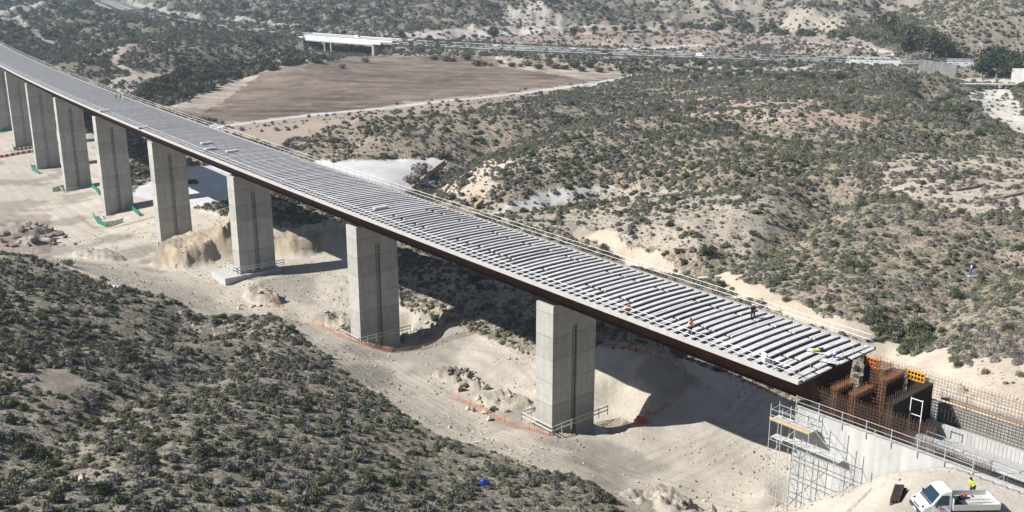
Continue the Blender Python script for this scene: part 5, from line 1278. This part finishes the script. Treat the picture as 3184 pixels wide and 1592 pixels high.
for u, v, h_, lab in ((1080, 104, 16, 'small round dark tree on the pale terrace above the motorway'), (1012, 104, 24, 'dark tree at the right end of the white motorway bridge'), (1040, 96, 12, 'little tree behind the white motorway bridge'), (1168, 100, 12, 'small brownish tree left of the tall slim tree'), (1197, 100, 13, 'small dark tree just left of the tall slim tree'),
                      (216, 134, 10, 'small dark tree on the pale ground at left, left one of two'), (248, 138, 14, 'small dark tree on the pale ground at left, right one of two'), (1120, 66, 12, 'dark tree on the slope behind the motorway bridge'), (2095, 92, 14, 'dark bush-like tree at the foot of the pale cliff')):
    tree(u, v, h_, lab, 1, 1.0)
def palm(u, v, hpx, label):
    p = np.array(G(u, v)); d = math.hypot(p[0], p[1]); h = hpx * K * d / FPX
    root = thing('palm_tree', label, 'palm', p, 0, 'palms along the motorway'); MB().bar((0, 0, -.3), (0, 0, h * .55), .1 * h, 8, .07 * h).build('trunk', M['bark'], root)
    m = MB()
    for q in range(20):
        a = q * 2.4; el = .9 - 1.2 * (q / 20); L_ = h * .55; pts = []
        for k in range(5):
            t = k / 4; pts.append(np.array((L_ * t * math.cos(a) * math.cos(el * (1 - .3 * t)), L_ * t * math.sin(a) * math.cos(el * (1 - .3 * t)), h * .55 + L_ * (t * math.sin(el) - .55 * t * t))))
        w = np.array((-math.sin(a), math.cos(a), 0)) * h * .045
        vs = []
        for k, c in enumerate(pts): ww = w * (.5, 1, 1, .8, .15)[k]; vs += [c - ww - (0, 0, .03 * h), c, c + ww - (0, 0, .03 * h)]
        m.add(vs, [(3 * k + j, 3 * k + j + 1, 3 * k + j + 4, 3 * k + j + 3) for k in range(4) for j in range(2)])
    m.build('crown', TM[3], root)
for i, (u, v, h_) in enumerate(((1347, 158, 20), (1372, 160, 16), (1430, 165, 24), (1482, 161, 14), (1551, 178, 22), (1587, 178, 24), (1605, 175, 16), (1720, 181, 20), (1280, 158, 15), (2010, 158, 14), (2033, 160, 12), (2087, 163, 24), (2122, 163, 13), (2072, 205, 22), (2000, 188, 14), (2110, 190, 20), (1110, 148, 14), (1205, 152, 14))):
    palm(u, v, h_, 'palm tree along the motorway verge, number %s counted from the tall slim tree' % ('one two three four five six seven eight nine ten eleven twelve thirteen fourteen fifteen sixteen seventeen eighteen'.split()[i]) if False else 'shaggy green palm on the motorway verge')
for i in range(46):
    u = 1090 + (2150 - 1090) * (i + rng.random() * .8) / 46; v = np.interp(u, [1090, 1300, 1600, 1900, 2150], [150, 166, 182, 194, 196]) + rng.normal() * 3
    bush(u, v, 8 + 10 * rng.random(), 'dark green bush on the embankment below the motorway', 1 if rng.random() < .75 else 2, 'bushes below the motorway')
for u, v, h_, lab, k in ((1408, 398, 0, '', 0),): pass
bush(1105, 397, 26, 'bare purple-grey bush at the top right corner of the white pad', 2)
bush(1060, 436, 30, 'bare purple-grey bush leaning on the tan wall of the white pad', 2)
bush(1040, 462, 30, 'bare purple-grey bush at the lower end of the tan wall', 2)
bush(172, 668, 18, 'pale green feathery bush alone beside the haul road', 3)
bush(920, 158, 14, 'wide purple-grey bush at the upper edge of the brown field', 2)
bush(1780, 640, 24, 'dark round bush behind the dirt path right of the deck', 1)
bush(1830, 820, 22, 'dark round bush right of the navy jacket worker', 1) if False else None
bush(860, 172, 12, 'orange-brown bush below the motorway bridge', 2)
for u, v in ((490, 462), (478, 462)): bush(u, v, 12, 'dark green bush on the shaded part of the white pad', 1, 'bushes on the shaded white pad')

# ------------------------------------------------------------------ air
hz = MB().box(0, 1250, 130, 4600, 2900, 420).build('haze', None)
hz.data.materials.clear()
mh = bpy.data.materials.new('thin blue air'); mh.use_nodes = True
nt, N, L = NT(mh); N.remove(N['Principled BSDF'])
pv_ = N.new('ShaderNodeVolumePrincipled'); pv_.inputs['Color'].default_value = (.72, .84, 1.0, 1); pv_.inputs['Density'].default_value = 1.5e-4; pv_.inputs['Anisotropy'].default_value = 0.1
L.new(pv_.outputs[0], N['Material Output'].inputs['Volume']); hz.data.materials.append(mh); tag(hz, kind='stuff', label='thin blue air over the valley')
